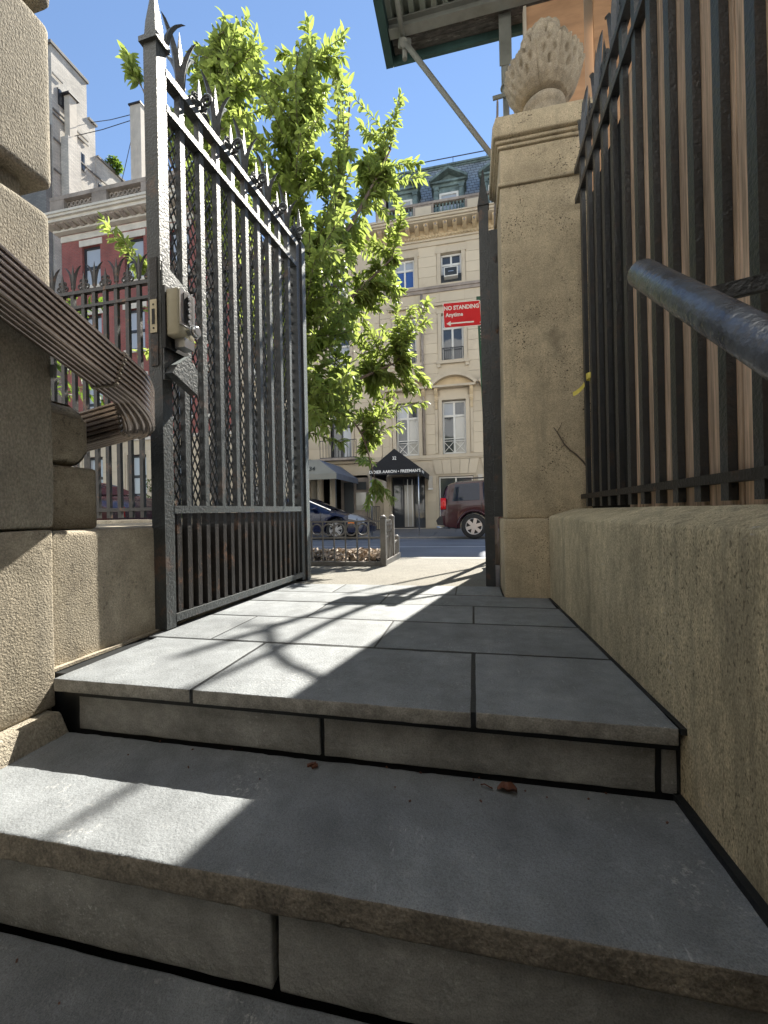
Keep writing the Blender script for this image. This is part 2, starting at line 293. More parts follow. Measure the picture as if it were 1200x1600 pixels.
def thing(name, loc, label, cat, group=None, rz=0, kind=None):
    o = bpy.data.objects.new(name, None); C.objects.link(o); o.location = loc; o.rotation_euler = (0, 0, rz); o.empty_display_size = .1
    return tag(o, label, cat, group, kind)
UNIT = MB().box(-.5, .5, -.5, .5, -.5, .5).mesh('unit_block')
_unit = {}
def unit(m):
    if m.name not in _unit:
        me = UNIT.copy(); me.materials.clear(); me.materials.append(m); _unit[m.name] = me
    return _unit[m.name]
def ubox(name, m, parent, x0, x1, y0, y1, z0, z1, **kw):     # box piece sharing one mesh per material
    return link(name, unit(m), None, parent, loc=((x0 + x1) / 2, (y0 + y1) / 2, (z0 + z1) / 2), scale=(x1 - x0, y1 - y0, z1 - z0), **kw)
def rough_box(name, m, parent, x0, x1, y0, y1, z0, z1, bev=.006, cell=.05, amp=.002, nsc=14, segs=2, shape=None, emat=None, eaxis='y', **kw):
    """stone block: bevelled, subdivided, slightly uneven. emat: second material on the faces that look along -eaxis"""
    b = bmesh.new(); bmesh.ops.create_cube(b, size=1)
    for v in b.verts:
        v.co = Vector(((x0 + x1) / 2 + v.co.x * (x1 - x0), (y0 + y1) / 2 + v.co.y * (y1 - y0), (z0 + z1) / 2 + v.co.z * (z1 - z0)))
    for ax, (lo, hi) in enumerate(((x0, x1), (y0, y1), (z0, z1))):
        k = int((hi - lo) / cell)
        for i in range(1, min(k, 60)):
            nrm = Vector((0, 0, 0)); nrm[ax] = 1; co = Vector((0, 0, 0)); co[ax] = lo + (hi - lo) * i / k
            bmesh.ops.bisect_plane(b, geom=b.verts[:] + b.edges[:] + b.faces[:], plane_co=co, plane_no=nrm)
    if bev:
        es = [e for e in b.edges if len(e.link_faces) == 2 and e.calc_face_angle(0) > .5]
        bmesh.ops.bevel(b, geom=es, offset=bev, segments=segs, profile=.6, affect='EDGES')
    for v in b.verts:
        p = v.co * nsc
        d = mnoise.noise_vector(p) * amp * .35 + mnoise.noise_vector(p * 4.7) * amp * .45
        v.co += d
        if shape: v.co = shape(v.co)
    me = bpy.data.meshes.new(name); b.normal_update(); me.materials.append(m)
    if emat: me.materials.append(emat)
    for f in b.faces:
        f.smooth = True
        if emat and (-f.normal.y if eaxis == 'y' else 0) > .6: f.material_index = 1
    b.to_mesh(me); b.free()
    me.set_sharp_from_angle(angle=math.radians(35)) if bev > .02 else None
    return link(name, me, None, parent, **kw)
def text_mesh(name, body, m, parent, loc, rot, size, ext=.002, align='CENTER', sx=1., bold=.012, **kw):
    cu = bpy.data.curves.new(name, 'FONT'); cu.body = body; cu.size = size; cu.extrude = ext; cu.align_x = align; cu.align_y = 'CENTER'; cu.resolution_u = 3; cu.offset = size * bold
    t = bpy.data.objects.new(name, cu); C.objects.link(t)
    dg = bpy.context.evaluated_depsgraph_get(); me = bpy.data.meshes.new_from_object(t.evaluated_get(dg)); bpy.data.objects.remove(t); bpy.data.curves.remove(cu)
    me.materials.clear()
    return link(name, me, m, parent, loc=loc, rot=rot, scale=(sx, 1, 1), **kw)
WORLD = set()
_link0 = link
def link(name, me, m, parent=None, **kw):
    o = _link0(name, me, m, parent, **kw)
    if parent is not None and parent.name in WORLD: o.matrix_parent_inverse = Matrix.Translation(-parent.location)
    return o
def wthing(*a, **k):                    # a thing whose children are written in world coordinates
    o = thing(*a, **k); WORLD.add(o.name); return o

# ================================================================== steps and landing
XW = lambda y: .445 - .0309 * (y - .75)               # face of the right-hand low wall
steps = wthing('entrance_steps', (-.4, .7, -.39), 'grey bluestone steps and slab landing with black joints leading up to the open gate', 'steps')
MB().box(-1.33, .46, 1.062, 2.69, -.6, -.009).box(-1.33, .47, .72, 1.062, -.6, -.226).box(-1.6, .60, -1.2, .72, -.6, -.445).build('joint_sealant', M['mortar'], steps)
rows = [(1.005, 1.423, [-1.25, -.782, -.772, -.016, -.004, .424]), (1.437, 1.793, [-1.30, -1.02, -1.013, -.36, -.353, .413]),
        (1.805, 2.124, [-1.30, -.775, -.768, -.014, -.006, .402]), (2.136, 2.394, [-1.30, -.50, -.493, .385]), (2.406, 2.685, [-1.30, -.86, -.853, -.115, -.108, .15])]
for y0, y1, xs in rows:
    for k in range(0, len(xs), 2):
        dz = random.uniform(-.0015, .0015)
        rough_box('landing_slab', M['slate'], steps, xs[k], xs[k + 1], y0, y1, -.038 + dz, dz, .003, .028 if y0 < 1.4 else .07, .0022, emat=M['slate_lip'])
for x0, x1 in ((-1.192, -.412), (-.400, .388), (.402, .432)):
    rough_box('riser_slab', M['slate_riser'], steps, x0, x1, 1.036, 1.075, -.163, -.060, .003, .03, .0025)
MB().box(-1.21, .445, 1.043, 1.062, -.2, -.05).box(-1.24, .43, 1.029, 1.05, -.0595, -.0375).box(.432, .455, 1.03, 1.06, -.17, -.03).build('joint_sealant', M['mortar'], steps)
jm = MB()
for y in (1.430, 1.799, 2.130, 2.400): jm.box(-1.29, XW(y) - .004, y - .0085, y + .0085, -.03, -.0012)
for y0, y1, xs in rows:
    for k in range(1, len(xs) - 1, 2): jm.box(xs[k] - .001, xs[k + 1] + .001, y0 + .004, y1, -.03, -.0016)
jm.build('joint_sealant', M['mortar'], steps)
rough_box('tread_slab', M['slate'], steps, -1.28, .428, .668, 1.030, -.226, -.17, .006, .02, .0042, nsc=11, emat=M['slate_edge'],
          shape=lambda p: Vector((p.x + (.012 * (1 - (p.y - .67) / .36) if p.x > .3 else 0), p.y, p.z)))
for x0, x1 in ((-1.7, -.376), (-.362, .452)):
    rough_box('riser_slab', M['slate_riser'], steps, x0, x1, .690, .73, -.387, -.232, .004, .03, .003)
rough_box('tread_slab', M['slate'], steps, -1.75, .452, -.25, .683, -.44, -.392, .006, .06, .003)
rough_box('tread_slab', M['slate'], steps, -1.75, .452, -1.15, -.262, -.44, -.392, .006, .08, .003)

# ================================================================== right-hand low wall, pier, finial
wr = wthing('stone_wall', (.7, .9, -.5), 'low streaked tan stone wall right of the steps carrying the tall iron fence', 'wall')
def _wr(p):
    t = p.x; z = p.z
    if z > .4: z += min(max(t, 0), .13) / .13 * .04
    return Vector((XW(p.y) + t, p.y, z))
rough_box('wall_face', M['wallR'], wr, 0, .7, -1.1, 2.37, -.6, .442, .012, .06, .004, nsc=6, segs=2, shape=_wr)
MB().bar((XW(-.4) - .003, -.4, -.389), (XW(.66) - .003, .66, -.389), .022, .02).bar((XW(.68) - .004, .68, -.166), (XW(1.03) - .004, 1.03, -.166), .024, .022).bar((XW(1.0) - .002, 1.0, -.004), (XW(2.36) - .002, 2.36, -.004), .018, .014).build('sealant_bead', M['mortar'], wr)

gp = wthing('gate_pier', (.4, 2.6, 0), 'square tan stone gate pier with moulded cap to the right of the gateway', 'pier')
rough_box('base_block', M['pier'], gp, .160, .62, 2.372, 2.80, -.02, .432, .012, .06, .004)
rough_box('shaft', M['pier'], gp, .180, .64, 2.402, 2.80, .4325, 2.283, .006, .09, .003)
rough_box('moulding', M['pier'], gp, .168, .65, 2.390, 2.812, 2.2835, 2.306, .008, .08, .002)
rough_box('neck', M['pier'], gp, .181, .64, 2.403, 2.80, 2.3065, 2.494, .006, .09, .002)
rough_box('moulding', M['pier'], gp, .170, .65, 2.392, 2.812, 2.4945, 2.514, .007, .08, .002)
rough_box('moulding', M['pier'], gp, .158, .66, 2.380, 2.824, 2.5145, 2.535, .008, .08, .002)
cap = MB()
def _ring(x0, x1, y0, y1, z): return [(x0, y0, z), (x1, y0, z), (x1, y1, z), (x0, y1, z)]
rough_box('cap', M['pier'], gp, .142, .68, 2.360, 2.842, 2.5355, 2.665, .014, .06, .004, shape=lambda p: Vector((p.x, p.y, p.z)) if p.z < 2.62 else Vector((.41 + (p.x - .41) * .94, 2.6 + (p.y - 2.6) * .94, p.z)))

fn = wthing('carved_finial', (.455, 2.6, 2.665), 'carved stone pineapple finial on top of the right gate pier', 'finial')
FX, FY, FZ = .455, 2.61, 2.66
MB().lathe((FX, FY, FZ), [(.15, 0), (.15, .06), (.115, .085), (.102, .11), (.10, .155), (.108, .165), (.120, .185), (.120, .205), (.105, .222), (.092, .235)], 32).build('foot', M['finial'], fn)
prof = [(.095, .232), (.135, .243), (.168, .272), (.193, .318), (.207, .355), (.218, .39), (.226, .412), (.225, .421), (.20, .424), (.13, .40)]
bw = MB(); n = 200; vs = []
pf = []
for i in range(len(prof) - 1):
    for q in range(7): pf.append(tuple(prof[i][j] + (prof[i + 1][j] - prof[i][j]) * q / 7 for j in (0, 1)))
pf.append(prof[-1])
for i, (r, z) in enumerate(pf):
    tz = (z - .232) / .22
    for k in range(n):
        a = 2 * PI * k / n; lobe = abs(math.sin(a * 5.0)) ** .45
        frill = math.sin(a * 24 + 9 * tz) * .5 + .5
        d = .012 * lobe + .0065 * frill * min(1, 3 * tz) * (1 if lobe > .35 else .2)
        d += mnoise.noise(Vector((math.cos(a) * 9, math.sin(a) * 9, z * 20))) * .0025
        q = (a * 5 / PI) % 1.0                  # across one leaf
        for qc, tc, qr, tr in ((.5, .80, .10, .10), (.28, .56, .09, .10), (.72, .56, .09, .10), (.5, .36, .08, .09), (.24, .88, .08, .08), (.76, .88, .08, .08)):
            e_ = ((q - qc) / qr) ** 2 + ((tz - tc) / tr) ** 2
            if e_ < 1: d -= .020 * (1 - e_) ** .5
        rr = r - .016 + d
        vs.append((FX + rr * math.cos(a), FY + rr * math.sin(a), FZ + z))
bw.add(vs, [(i * n + k, i * n + (k + 1) % n, (i + 1) * n + (k + 1) % n, (i + 1) * n + k) for i in range(len(pf) - 1) for k in range(n)], True)
bw.build('acanthus_bowl', M['finial'], fn)
MB().lathe((FX, FY, FZ), [(.10, .40), (.10, .44), (.098, .50), (.082, .56), (.055, .61), (.025, .64)], 24).build('cone_core', M['finial'], fn)
sc_ = MB()                                   # one overlapping scale, outward +X, base at origin
pts = [(0, -.036, 0), (.012, -.04, .045), (.01, -.026, .088), (.004, 0, .105), (.01, .026, .088), (.012, .04, .045), (0, .036, 0), (.024, 0, .03), (.026, 0, .07)]
sc_.add(pts + [(-.03, y, z) for _, y, z in pts[:7]], [(0, 7, 1), (1, 7, 8), (1, 8, 2), (2, 8, 3), (3, 8, 4), (4, 8, 5), (5, 8, 7), (5, 7, 6), (6, 7, 0)] + [(i + 1, i, 9 + i, 10 + i) for i in range(6)], False)
sme = sc_.mesh('scale')
sme.materials.append(M['finial'])
for z, r, cnt, s in ((.405, .128, 10, 1.15), (.47, .116, 10, 1.05), (.525, .096, 9, .95), (.57, .068, 7, .85), (.60, .032, 4, .75)):
    for k in range(cnt):
        a = 2 * PI * (k + (.5 if cnt % 2 else 0)) / cnt
        link('scale', sme, None, fn, loc=(FX + r * math.cos(a), FY + r * math.sin(a), FZ + z), rot=(random.uniform(-.06, .06), .14 + random.uniform(-.05, .05), a), scale=(s, s * .93, s))

# ================================================================== left pier, low wall, pedestal
lp = wthing('rusticated_pier', (-1.6, .4, -.6), 'large tooled tan stone pier at the left edge behind the brown pipe', 'pier')
rough_box('stone_block', M['stucco'], lp, -1.96, -1.3, -.5, 1.076, 1.535, 2.06, .026, .05, .004, nsc=5, segs=4)
rough_box('stone_block', M['stucco'], lp, -1.96, -1.3, -.5, 1.066, .4515, 1.452, .026, .05, .004, nsc=5, segs=4)
rough_box('stone_block', M['block'], lp, -1.96, -1.298, -.5, 1.05, -.108, .447, .006, .06, .003, nsc=5)
rough_box('stone_block', M['stucco'], lp, -1.97, -1.3, -.5, 1.085, 2.125, 2.75, .03, .06, .004, nsc=5, segs=4)
rough_box('joint_course', M['stucco'], lp, -1.9, -1.352, -.45, 1.012, -.1, 2.7, .004, .12, .003)
rough_box('plinth_stone', M['stucco'], lp, -1.96, -1.212, -.5, 1.028, -.6, -.109, .006, .06, .003,
          shape=lambda p: Vector((p.x - max(0, (p.z + .19)) * .5 * (p.x > -1.4), p.y, p.z)))
lw = wthing('stone_wall', (-1.7, 2.0, -.5), 'low tan stone wall left of the landing behind the open gate leaf', 'wall')
rough_box('wall_face', M['block'], lw, -2.6, -1.33, 1.052, 2.72, -.6, .441, .02, .07, .004, nsc=6, segs=3)
MB().bar((-1.322, 1.06, -.001), (-1.322, 2.69, -.001), .02, .010).build('mortar_fillet', M['block'], lw)
fw = wthing('stone_wall', (-3.5, 2.95, -.5), 'low stone wall under the spiked street fence at far left', 'wall')
rough_box('wall_face', M['block'], fw, -6.2, -1.32, 2.725, 3.2, -.6, .462, .015, .12, .004)
pd = wthing('stone_pedestal', (-1.7, 1.2, .44), 'rounded stone roll on a square stone block beside the left pier', 'pedestal')
rough_box('block', M['block'], pd, -1.95, -1.425, 1.085, 1.33, .4415, .672, .014, .05, .003)
rough_box('roll', M['block'], pd, -1.95, -1.415, 1.085, 1.325, .6725, .905, .108, .05, .003, segs=8)

# ================================================================== wrought iron
def horn_mesh(sx):
    m = MB(); P_ = [(.008, 0), (.009, .05), (.015, .10), (.029, .145), (.050, .182), (.076, .208), (.094, .216)]
    R_ = [.010, .013, .014, .013, .010, .006, .001]; rings = []
    for i, (x, z) in enumerate(P_):
        a = P_[max(i - 1, 0)]; b = P_[min(i + 1, len(P_) - 1)]; d = Vector((b[0] - a[0], 0, b[1] - a[1])).normalized(); q = Vector((-d.z, 0, d.x))
        c = Vector((x, 0, z)); r = R_[i]
        rings.append([c + q * r, c + Vector((0, r * 1.1, 0)), c - q * r, c - Vector((0, r * 1.1, 0))])
    m.loft([[Vector((p.x * sx, p.y, p.z)) for p in r] for r in rings], smooth=False); return m.mesh('horn')
def spike_mesh(h, w_):
    m = MB(); rings = []
    for t, k in ((0, .55), (.12, .6), (.16, 1.15), (.2, 1.15), (.24, .7), (.45, 1.0), (.7, .62), (1, .04)):
        r = w_ * k; z = h * t; rings.append([(r, -r * .45, z), (r, r * .45, z), (-r, r * .45, z), (-r, -r * .45, z)])
    m.loft(rings, smooth=False); return m.mesh('spike')
def scroll_mesh(sx):
    m = MB(); pts = []
    for i in range(22):
        t = i / 21; a = PI * 1.5 - t * 3.3 * PI; r = .033 * (1 - .72 * t); pts.append((sx * (.040 + r * math.cos(a)), 0, .040 + r * math.sin(a)))
    m.tube([(0, 0, .0), (sx * .02, 0, .004)] + pts, .0068, 6); return m.mesh('scroll')
IRON = {'hornR': horn_mesh(1), 'hornL': horn_mesh(-1), 'spikeA': spike_mesh(.27, .017), 'spikeB': spike_mesh(.19, .015), 'scrollR': scroll_mesh(1), 'scrollL': scroll_mesh(-1)}
_ir = {}
def iron(key, m):
    if (key, m.name) not in _ir:
        me = IRON[key].copy(); me.materials.append(m); _ir[(key, m.name)] = me
    return _ir[(key, m.name)]
def crest(root, us, z_of, m, y=0., s=1.):
    for i, u in enumerate(us):
        z = z_of(u)
        if i % 2 == 0:
            link('spike', iron('spikeA', m), None, root, loc=(u, y, z), scale=(s, s, s)); link('horn', iron('hornR', m), None, root, loc=(u + .006, y, z + .03), scale=(s, s, s)); link('horn', iron('hornL', m), None, root, loc=(u - .006, y, z + .03), scale=(s, s, s))
        else:
            link('spike', iron('spikeB', m), None, root, loc=(u, y, z), scale=(s, s, s))
            for k in ('scrollR', 'scrollL'):
                link('scroll', iron(k, m), None, root, loc=(u, y, z), scale=(s, s, s)); link('scroll', iron(k, m), None, root, loc=(u, y, z + .052), scale=(.7 * s, s, .8 * s))
def cresting_plate(root, us, z_of, m, hw=.02):
    for i in range(0, len(us), 2):
        a = us[i] - .095; b = us[i] + .095
        o = MB().bar((a, 0, z_of(a) + .004), (b, 0, z_of(b) + .004), hw * 2, .010).build('crest_plate', m, root)
def wirescreen(x0, x1, z0, z1, dx, dz, y, w_=.0035):
    m = MB(); nx = int((x1 - x0) / dx) + 2; H_ = z1 - z0; sl = dx / dz
    for s in (1, -1):
        k = -int(H_ * sl / dx) - 2
        while True:
            xa = x0 + k * dx if s > 0 else x1 - k * dx
            za, zb = z0, z1
            if s > 0:
                t0 = max(0, (x0 - xa) / sl); t1 = min(H_, (x1 - xa) / sl)
            else:
                t0 = max(0, (xa - x1) / sl); t1 = min(H_, (xa - x0) / sl)
            if k > nx + 2: break
            k += 1
            if t1 - t0 < .02: continue
            m.bar((xa + s * sl * t0, y + s * .0015, z0 + t0), (xa + s * sl * t1, y + s * .0015, z0 + t1), w_ * 1.3, w_, up=(0, 1, 0))
    return m

# ---- left gate leaf, opened inwards
GL = 1.345
gate = thing('iron_gate', (-1.303, 1.505, 0), 'open black iron gate leaf with keypad lock and wire mesh left of the landing', 'gate', rz=math.atan2(1.345, .053))
zA = lambda u: 2.415 + .045 * u / GL; zB = lambda u: 2.26 + .035 * u / GL
st = MB().box(0, .055, -.032, .034, .004, 2.50); st.add([(-.012, -.045, 2.50), (.067, -.045, 2.50), (.067, .047, 2.50), (-.012, .047, 2.50), (-.012, -.045, 2.522), (.067, -.045, 2.522), (.067, .047, 2.522), (-.012, .047, 2.522)], [(0, 3, 2, 1), (4, 5, 6, 7), (0, 1, 5, 4), (1, 2, 6, 5), (2, 3, 7, 6), (3, 0, 4, 7)])
st.add([(.002, -.03, 2.522), (.053, -.03, 2.522), (.053, .032, 2.522), (.002, .032, 2.522), (.006, -.024, 2.60), (.049, -.024, 2.60), (.049, .026, 2.60), (.006, .026, 2.60), (.0275, 0, 2.80)], [(0, 1, 5, 4), (1, 2, 6, 5), (2, 3, 7, 6), (3, 0, 4, 7), (4, 5, 8), (5, 6, 8), (6, 7, 8), (7, 4, 8)])
stile = st.build('stile', M['iron'], gate)
MB().box(GL - .05, GL, -.032, .034, .004, 2.47).build('stile', M['iron'], gate)
for name, za, zb, h in (('top_rail', zA(0), zA(GL), .032), ('top_rail', zB(0), zB(GL), .030), ('lock_rail', .512, .52, .034), ('bottom_rail', .042, .042, .034)):
    MB().bar((.0552, -.008, za), (GL - .0502, -.008, zb), .050, h).build(name, M['iron'], gate)
for k in range(1, 10):
    u = .0275 + k * (GL - .0525) / 10
    MB().box(u - .015, u + .015, -.024, .005, .53, zA(u) - .01).build('bar', M['iron'], gate)
for k in range(1, 20):
    u = .0275 + k * (GL - .0525) / 20
    ubox('bar', M['iron_rusty'], gate, u - .0135, u + .0135, -.024, .005, .058, .496)
wirescreen(.056, GL - .052, .53, 2.25, .036, .070, .012, .0045).build('wire_mesh', M['iron'], gate)
us = [.05 + .1292 * k for k in range(1, 11)]
cresting_plate(gate, us[1::2], zA, M['iron'])
crest(gate, us, lambda u: zA(u) + .014, M['iron'], s=1.12)
for i, u in enumerate(us):
    for a in (PI / 2, -PI / 2):
        if i % 2 == 0: link('horn', iron('hornR', M['iron']), None, gate, loc=(u, 0, zA(u) + .03), rot=(0, 0, a), scale=(.95, .95, .95))
        else: link('scroll', iron('scrollR', M['iron']), None, gate, loc=(u, 0, zA(u) + .06), rot=(0, 0, a), scale=(1.1, 1.1, 1.1))
link('horn', iron('hornR', M['iron']), None, gate, loc=(.05, -.03, 2.50), rot=(0, 0, -.9), scale=(.9, .9, .7))
lk = MB().prism([(0, 1.06), (.165, 1.10), (.165, 1.50), (0, 1.56)], (0, -.036, 0), (1, 0, 0), (0, 0, 1), (0, -.008, 0)).build('lock_plate', M['iron'], gate)
kb = MB().box(-.008, .125, -.060, -.045, 1.19, 1.452).build('lock_backbox', M['rubber'], gate)
kl = rough_box('keypad_lock', M['cream'], gate, -.004, .095, -.120, -.0605, 1.240, 1.438, .008, .05, .0008)
MB().box(.002, .09, -.127, -.1205, 1.285, 1.434).build('keypad_face', M['silver'], kl)
MB().box(.022, .075, -.130, -.1273, 1.294, 1.424).build('keypad_panel', M['rubber'], kl)
for k in range(5): MB().tube([(.049, -.1302, 1.307 + .026 * k), (.049, -.137, 1.307 + .026 * k)], [.010, .008], 10).build('button', M['silver'], kl)
MB().tube([(.055, -.121, 1.268), (.055, -.145, 1.268), (.055, -.152, 1.268)], [.012, .013, .03], 14).tube([(.055, -.1525, 1.268), (.055, -.166, 1.268), (.055, -.170, 1.268)], [.024, .023, .018], 16).build('knob', M['silver'], kl)
MB().prism([(.03, 1.20), (.09, 1.20), (.09, 1.239), (.03, 1.239)], (0, -.122, 0), (1, 0, 0), (0, 0, 1), (0, .05, 0)).build('lock_foot', M['silver'], kl)
MB().prism([(.0, 1.085), (.15, 1.03), (.155, 1.14), (.10, 1.188), (.03, 1.13)], (0, -.085, 0), (1, 0, 0), (0, 0, 1), (0, .04, 0)).build('lock_shroud', M['iron'], gate)
MB().box(-.004, -.0002, -.017, .019, 1.12, 1.58).build('latch_plate', M['iron_rusty'], gate)
sp = MB().box(-.007, -.0042, -.016, .018, 1.26, 1.40).build('strike_plate', M['brass'], gate)
MB().box(-.0085, -.0072, -.006, .008, 1.295, 1.36).box(-.0085, -.0072, -.003, .004, 1.375, 1.382).box(-.0085, -.0072, -.003, .004, 1.275, 1.282).build('latch_slot', M['rubber'], sp)
MB().box(GL - .03, GL + .02, -.03, .03, -.01, .0035).build('hinge_shoe', M['iron_rusty'], gate)

# ---- hinge post of that leaf at the street end
hp = thing('gate_post', (-1.235, 2.890, 0), 'slim black iron hinge post at the street end of the open gate', 'post')
MB().box(-.03, .03, -.03, .03, -.02, 2.5).build('post', M['iron'], hp); link('spike', iron('spikeA', M['iron']), None, hp, loc=(0, 0, 2.5))

# ---- right gate leaf, swung open towards the street, seen edge on
RL = .98
rg = thing('iron_gate', (.098, 2.70, 0), 'narrow black iron gate leaf seen edge on beside the right pier', 'gate', rz=math.atan2(.98, .036))
MB().box(0, .05, -.03, .03, .0, 2.42).add([(-.006, -.036, 2.42), (.056, -.036, 2.42), (.056, .036, 2.42), (-.006, .036, 2.42), (.025, 0, 2.66)], [(0, 1, 4), (1, 2, 4), (2, 3, 4), (3, 0, 4), (0, 3, 2, 1)]).build('stile', M['iron'], rg)
MB().box(RL - .05, RL, -.03, .03, .0, 2.47).build('stile', M['iron'], rg)
for name, z, h in (('top_rail', 2.42, .032), ('top_rail', 2.26, .03), ('lock_rail', .515, .034), ('bottom_rail', .042, .034)):
    MB().bar((.0502, 0, z), (RL - .0502, 0, z), .045, h).build(name, M['iron'], rg)
for k in range(1, 8):
    u = .025 + k * (RL - .05) / 8
    ubox('bar', M['iron'], rg, u - .015, u + .015, -.018, .012, .53, 2.405)
for k in range(1, 16):
    u = .025 + k * (RL - .05) / 16
    ubox('bar', M['iron'], rg, u - .0135, u + .0135, -.018, .012, .058, .498)
wirescreen(.052, RL - .052, .53, 2.25, .047, .088, .02).build('wire_mesh', M['iron'], rg)
crest(rg, [.025 + .116 * k for k in range(1, 9)], lambda u: 2.436, M['iron'])
jp = MB().box(-.02, .015, -.110, -.0302, .44, 2.24).build('hinge_plate', M['iron'], rg)
for z in (1.62, 2.06): 
    MB().lathe((.006, -.07, z - .045), [(.012, 0), (.026, .008), (.03, .04), (.026, .078), (.012, .085)], 14).build('hinge_knuckle', M['iron_rusty'], jp)
    MB().box(-.024, .02, -.122, -.1102, z - .12, z + .12).build('hinge_strap', M['iron_rusty'], jp)

# ---- left street fence
lf = thing('iron_fence', (-5.9, 2.95, .46), 'black spiked iron fence on the low wall behind the brown pipe at left', 'fence')
LFn = 41; us = [.1123 * k + .055 for k in range(LFn)]
for name, z, h in (('rail', 2.44, .03), ('rail', 2.31, .024), ('rail', .55, .028)):
    MB().bar((0, 0, z - .46), (4.66, 0, z - .46), .04, h).build(name, M['iron_rusty'], lf)
for u in us: ubox('bar', M['iron_rusty'], lf, u - .017, u + .017, -.014, .014, .02, 1.965)
crest(lf, us, lambda u: 2.455 - .46, M['iron_rusty'], s=.9)

# ---- right fence on the low wall, boards behind
rf = thing('iron_fence', (.585, -.45, .48), 'tall black iron fence with square bars along the right wall', 'fence', rz=PI / 2)
FL = 2.83
for name, z, h in (('rail', 2.285, .03), ('rail', 2.125, .028), ('rail', .545, .024)):
    MB().bar((0, .006, z - .48), (FL, .006, z - .48), .034, h).build(name, M['iron_rusty'] if z < 1 else M['iron_dark'], rf)
us = [FL - .095 - .1185 * k for k in range(23)]
for u in us: MB().box(u - .0155, u + .0155, -.003, .017, .012, 2.27 - .48).build('bar', M['iron_dark'], rf)
crest(rf, us[::-1], lambda u: 2.30 - .48, M['iron_dark'])
pl = thing('board_screen', (.5855, -.45, .48), 'weathered brown boards standing behind the right iron fence', 'boards', rz=PI / 2)
u = 0.
while u < 2.16:
    w_ = .135 + random.uniform(-.012, .012)
    rough_box('board', M['wood'], pl, u, u + w_, -.026, -.004, .0, 1.62 + random.uniform(-.03, .03), .003, .2, .002); u += w_ + .004
bk = thing('dark_gap_sheet', (.72, -.45, .48), 'black sheet behind the boards of the right fence', 'sheet', rz=PI / 2)
MB().box(0, FL, -.03, -.026, .0, 1.60).box(2.19, FL, .096, .10, 0, 1.60).box(2.17, 2.19, -.03, .10, 0, 1.6).build('sheet', M['dark'], bk)  # black sheet supplies the darkness between the far bars

# ================================================================== ribbed brown drain pipe on the left pier
dp = wthing('drain_pipe', (-1.25, 1.0, .9), 'ribbed brown metal drain pipe with elbow running down past the left pier', 'pipe')
def ribbed(w_, h, nr=7, d=.009):
    """closed section (a across, b up) with ribs on the two tall faces and three on the flat ones"""
    P_ = []
    def side(a0, b0, a1, b1, k, nx, ny):
        for i in range(k):
            dd = d if ny == 0 else d * .3
            for t, o in ((0, 0), (.16, 0), (.26, dd * .6), (.40, dd), (.60, dd), (.74, dd * .6), (.84, 0)):
                s = (i + t) / k; P_.append((a0 + (a1 - a0) * s + nx * o, b0 + (b1 - b0) * s + ny * o))
    side(w_ / 2, -h / 2, w_ / 2, h / 2, nr, 1, 0); side(w_ / 2, h / 2, -w_ / 2, h / 2, 4, 0, 1)
    side(-w_ / 2, h / 2, -w_ / 2, -h / 2, nr, -1, 0); side(-w_ / 2, -h / 2, w_ / 2, -h / 2, 4, 0, -1)
    return P_
def sweep(path, sec, m):
    rings = []
    for i, (p, d) in enumerate(path):
        d = Vector(d).normalized(); a = d.cross(Vector((0, 0, 1))).normalized(); b = a.cross(d)
        rings.append([Vector(p) + a * x + b * z for x, z in sec])
    m.loft(rings, smooth=False)
sec = ribbed(.088, .132)
XP = -1.240
m = MB(); sweep([((XP, -.35, 1.575), (0, 1, -.37)), ((XP, 1.215, .998), (0, 1, -.37))], sec, m); m.build('pipe_section', M['copper'], dp)
sec2 = ribbed(.092, .136); m = MB(); path = [((XP, 1.205, 1.002), (0, 1, -.37)), ((XP, 1.30, .967), (0, 1, -.36))]
for k in range(1, 15):
    a = PI / 2 * k / 14; r = .105
    path.append(((XP - r + r * math.cos(a), 1.30 + r * math.sin(a), .967 - .095 * math.sin(PI / 2 * k / 14)), (-math.sin(a), math.cos(a), -.36 + .20 * k / 14)))
sweep(path, sec2, m); m.build('pipe_elbow', M['copper'], dp)
e = path[-1][0]
m = MB(); sweep([((e[0] + .01, e[1], e[2] + .003), (-1, 0, -.16)), ((e[0] - .62, e[1], e[2] - .10), (-1, 0, -.16))], sec, m); m.build('pipe_section', M['copper'], dp)
def collar(p, d, mm):
    d = Vector(d).normalized(); m = MB(); sweep([(Vector(p), d), (Vector(p) + d * .008, d)], ribbed(.097, .141), m); m.build('seam', M['weld'], dp)
collar((XP, 1.208, 1.0005), (0, 1, -.37), m); collar((e[0] + .004, e[1], e[2] + .002), (-1, 0, -.2), m)
MB().box(-1.32, -1.29, 1.055, 1.065, .93, .97).build('pipe_bracket', M['galv'], dp)

# ================================================================== handrail on the right
hr = wthing('handrail', (.33, .8, .48), 'thick hammered black pipe handrail sloping down at the right edge', 'handrail')
a = Vector((.318, .872, .928)); b = Vector((.315, -.05, .19)); 
MB().tube([a, a + (b - a) * .004, a + (b - a) * .012, b], [.018, .0225, .0245, .0245], 24).build('pipe', M['pipe_iron'], hr)
MB().bar((.335, .69, .785), (.60, .62, .80), .012, .022).build('bracket', M['iron'], hr)
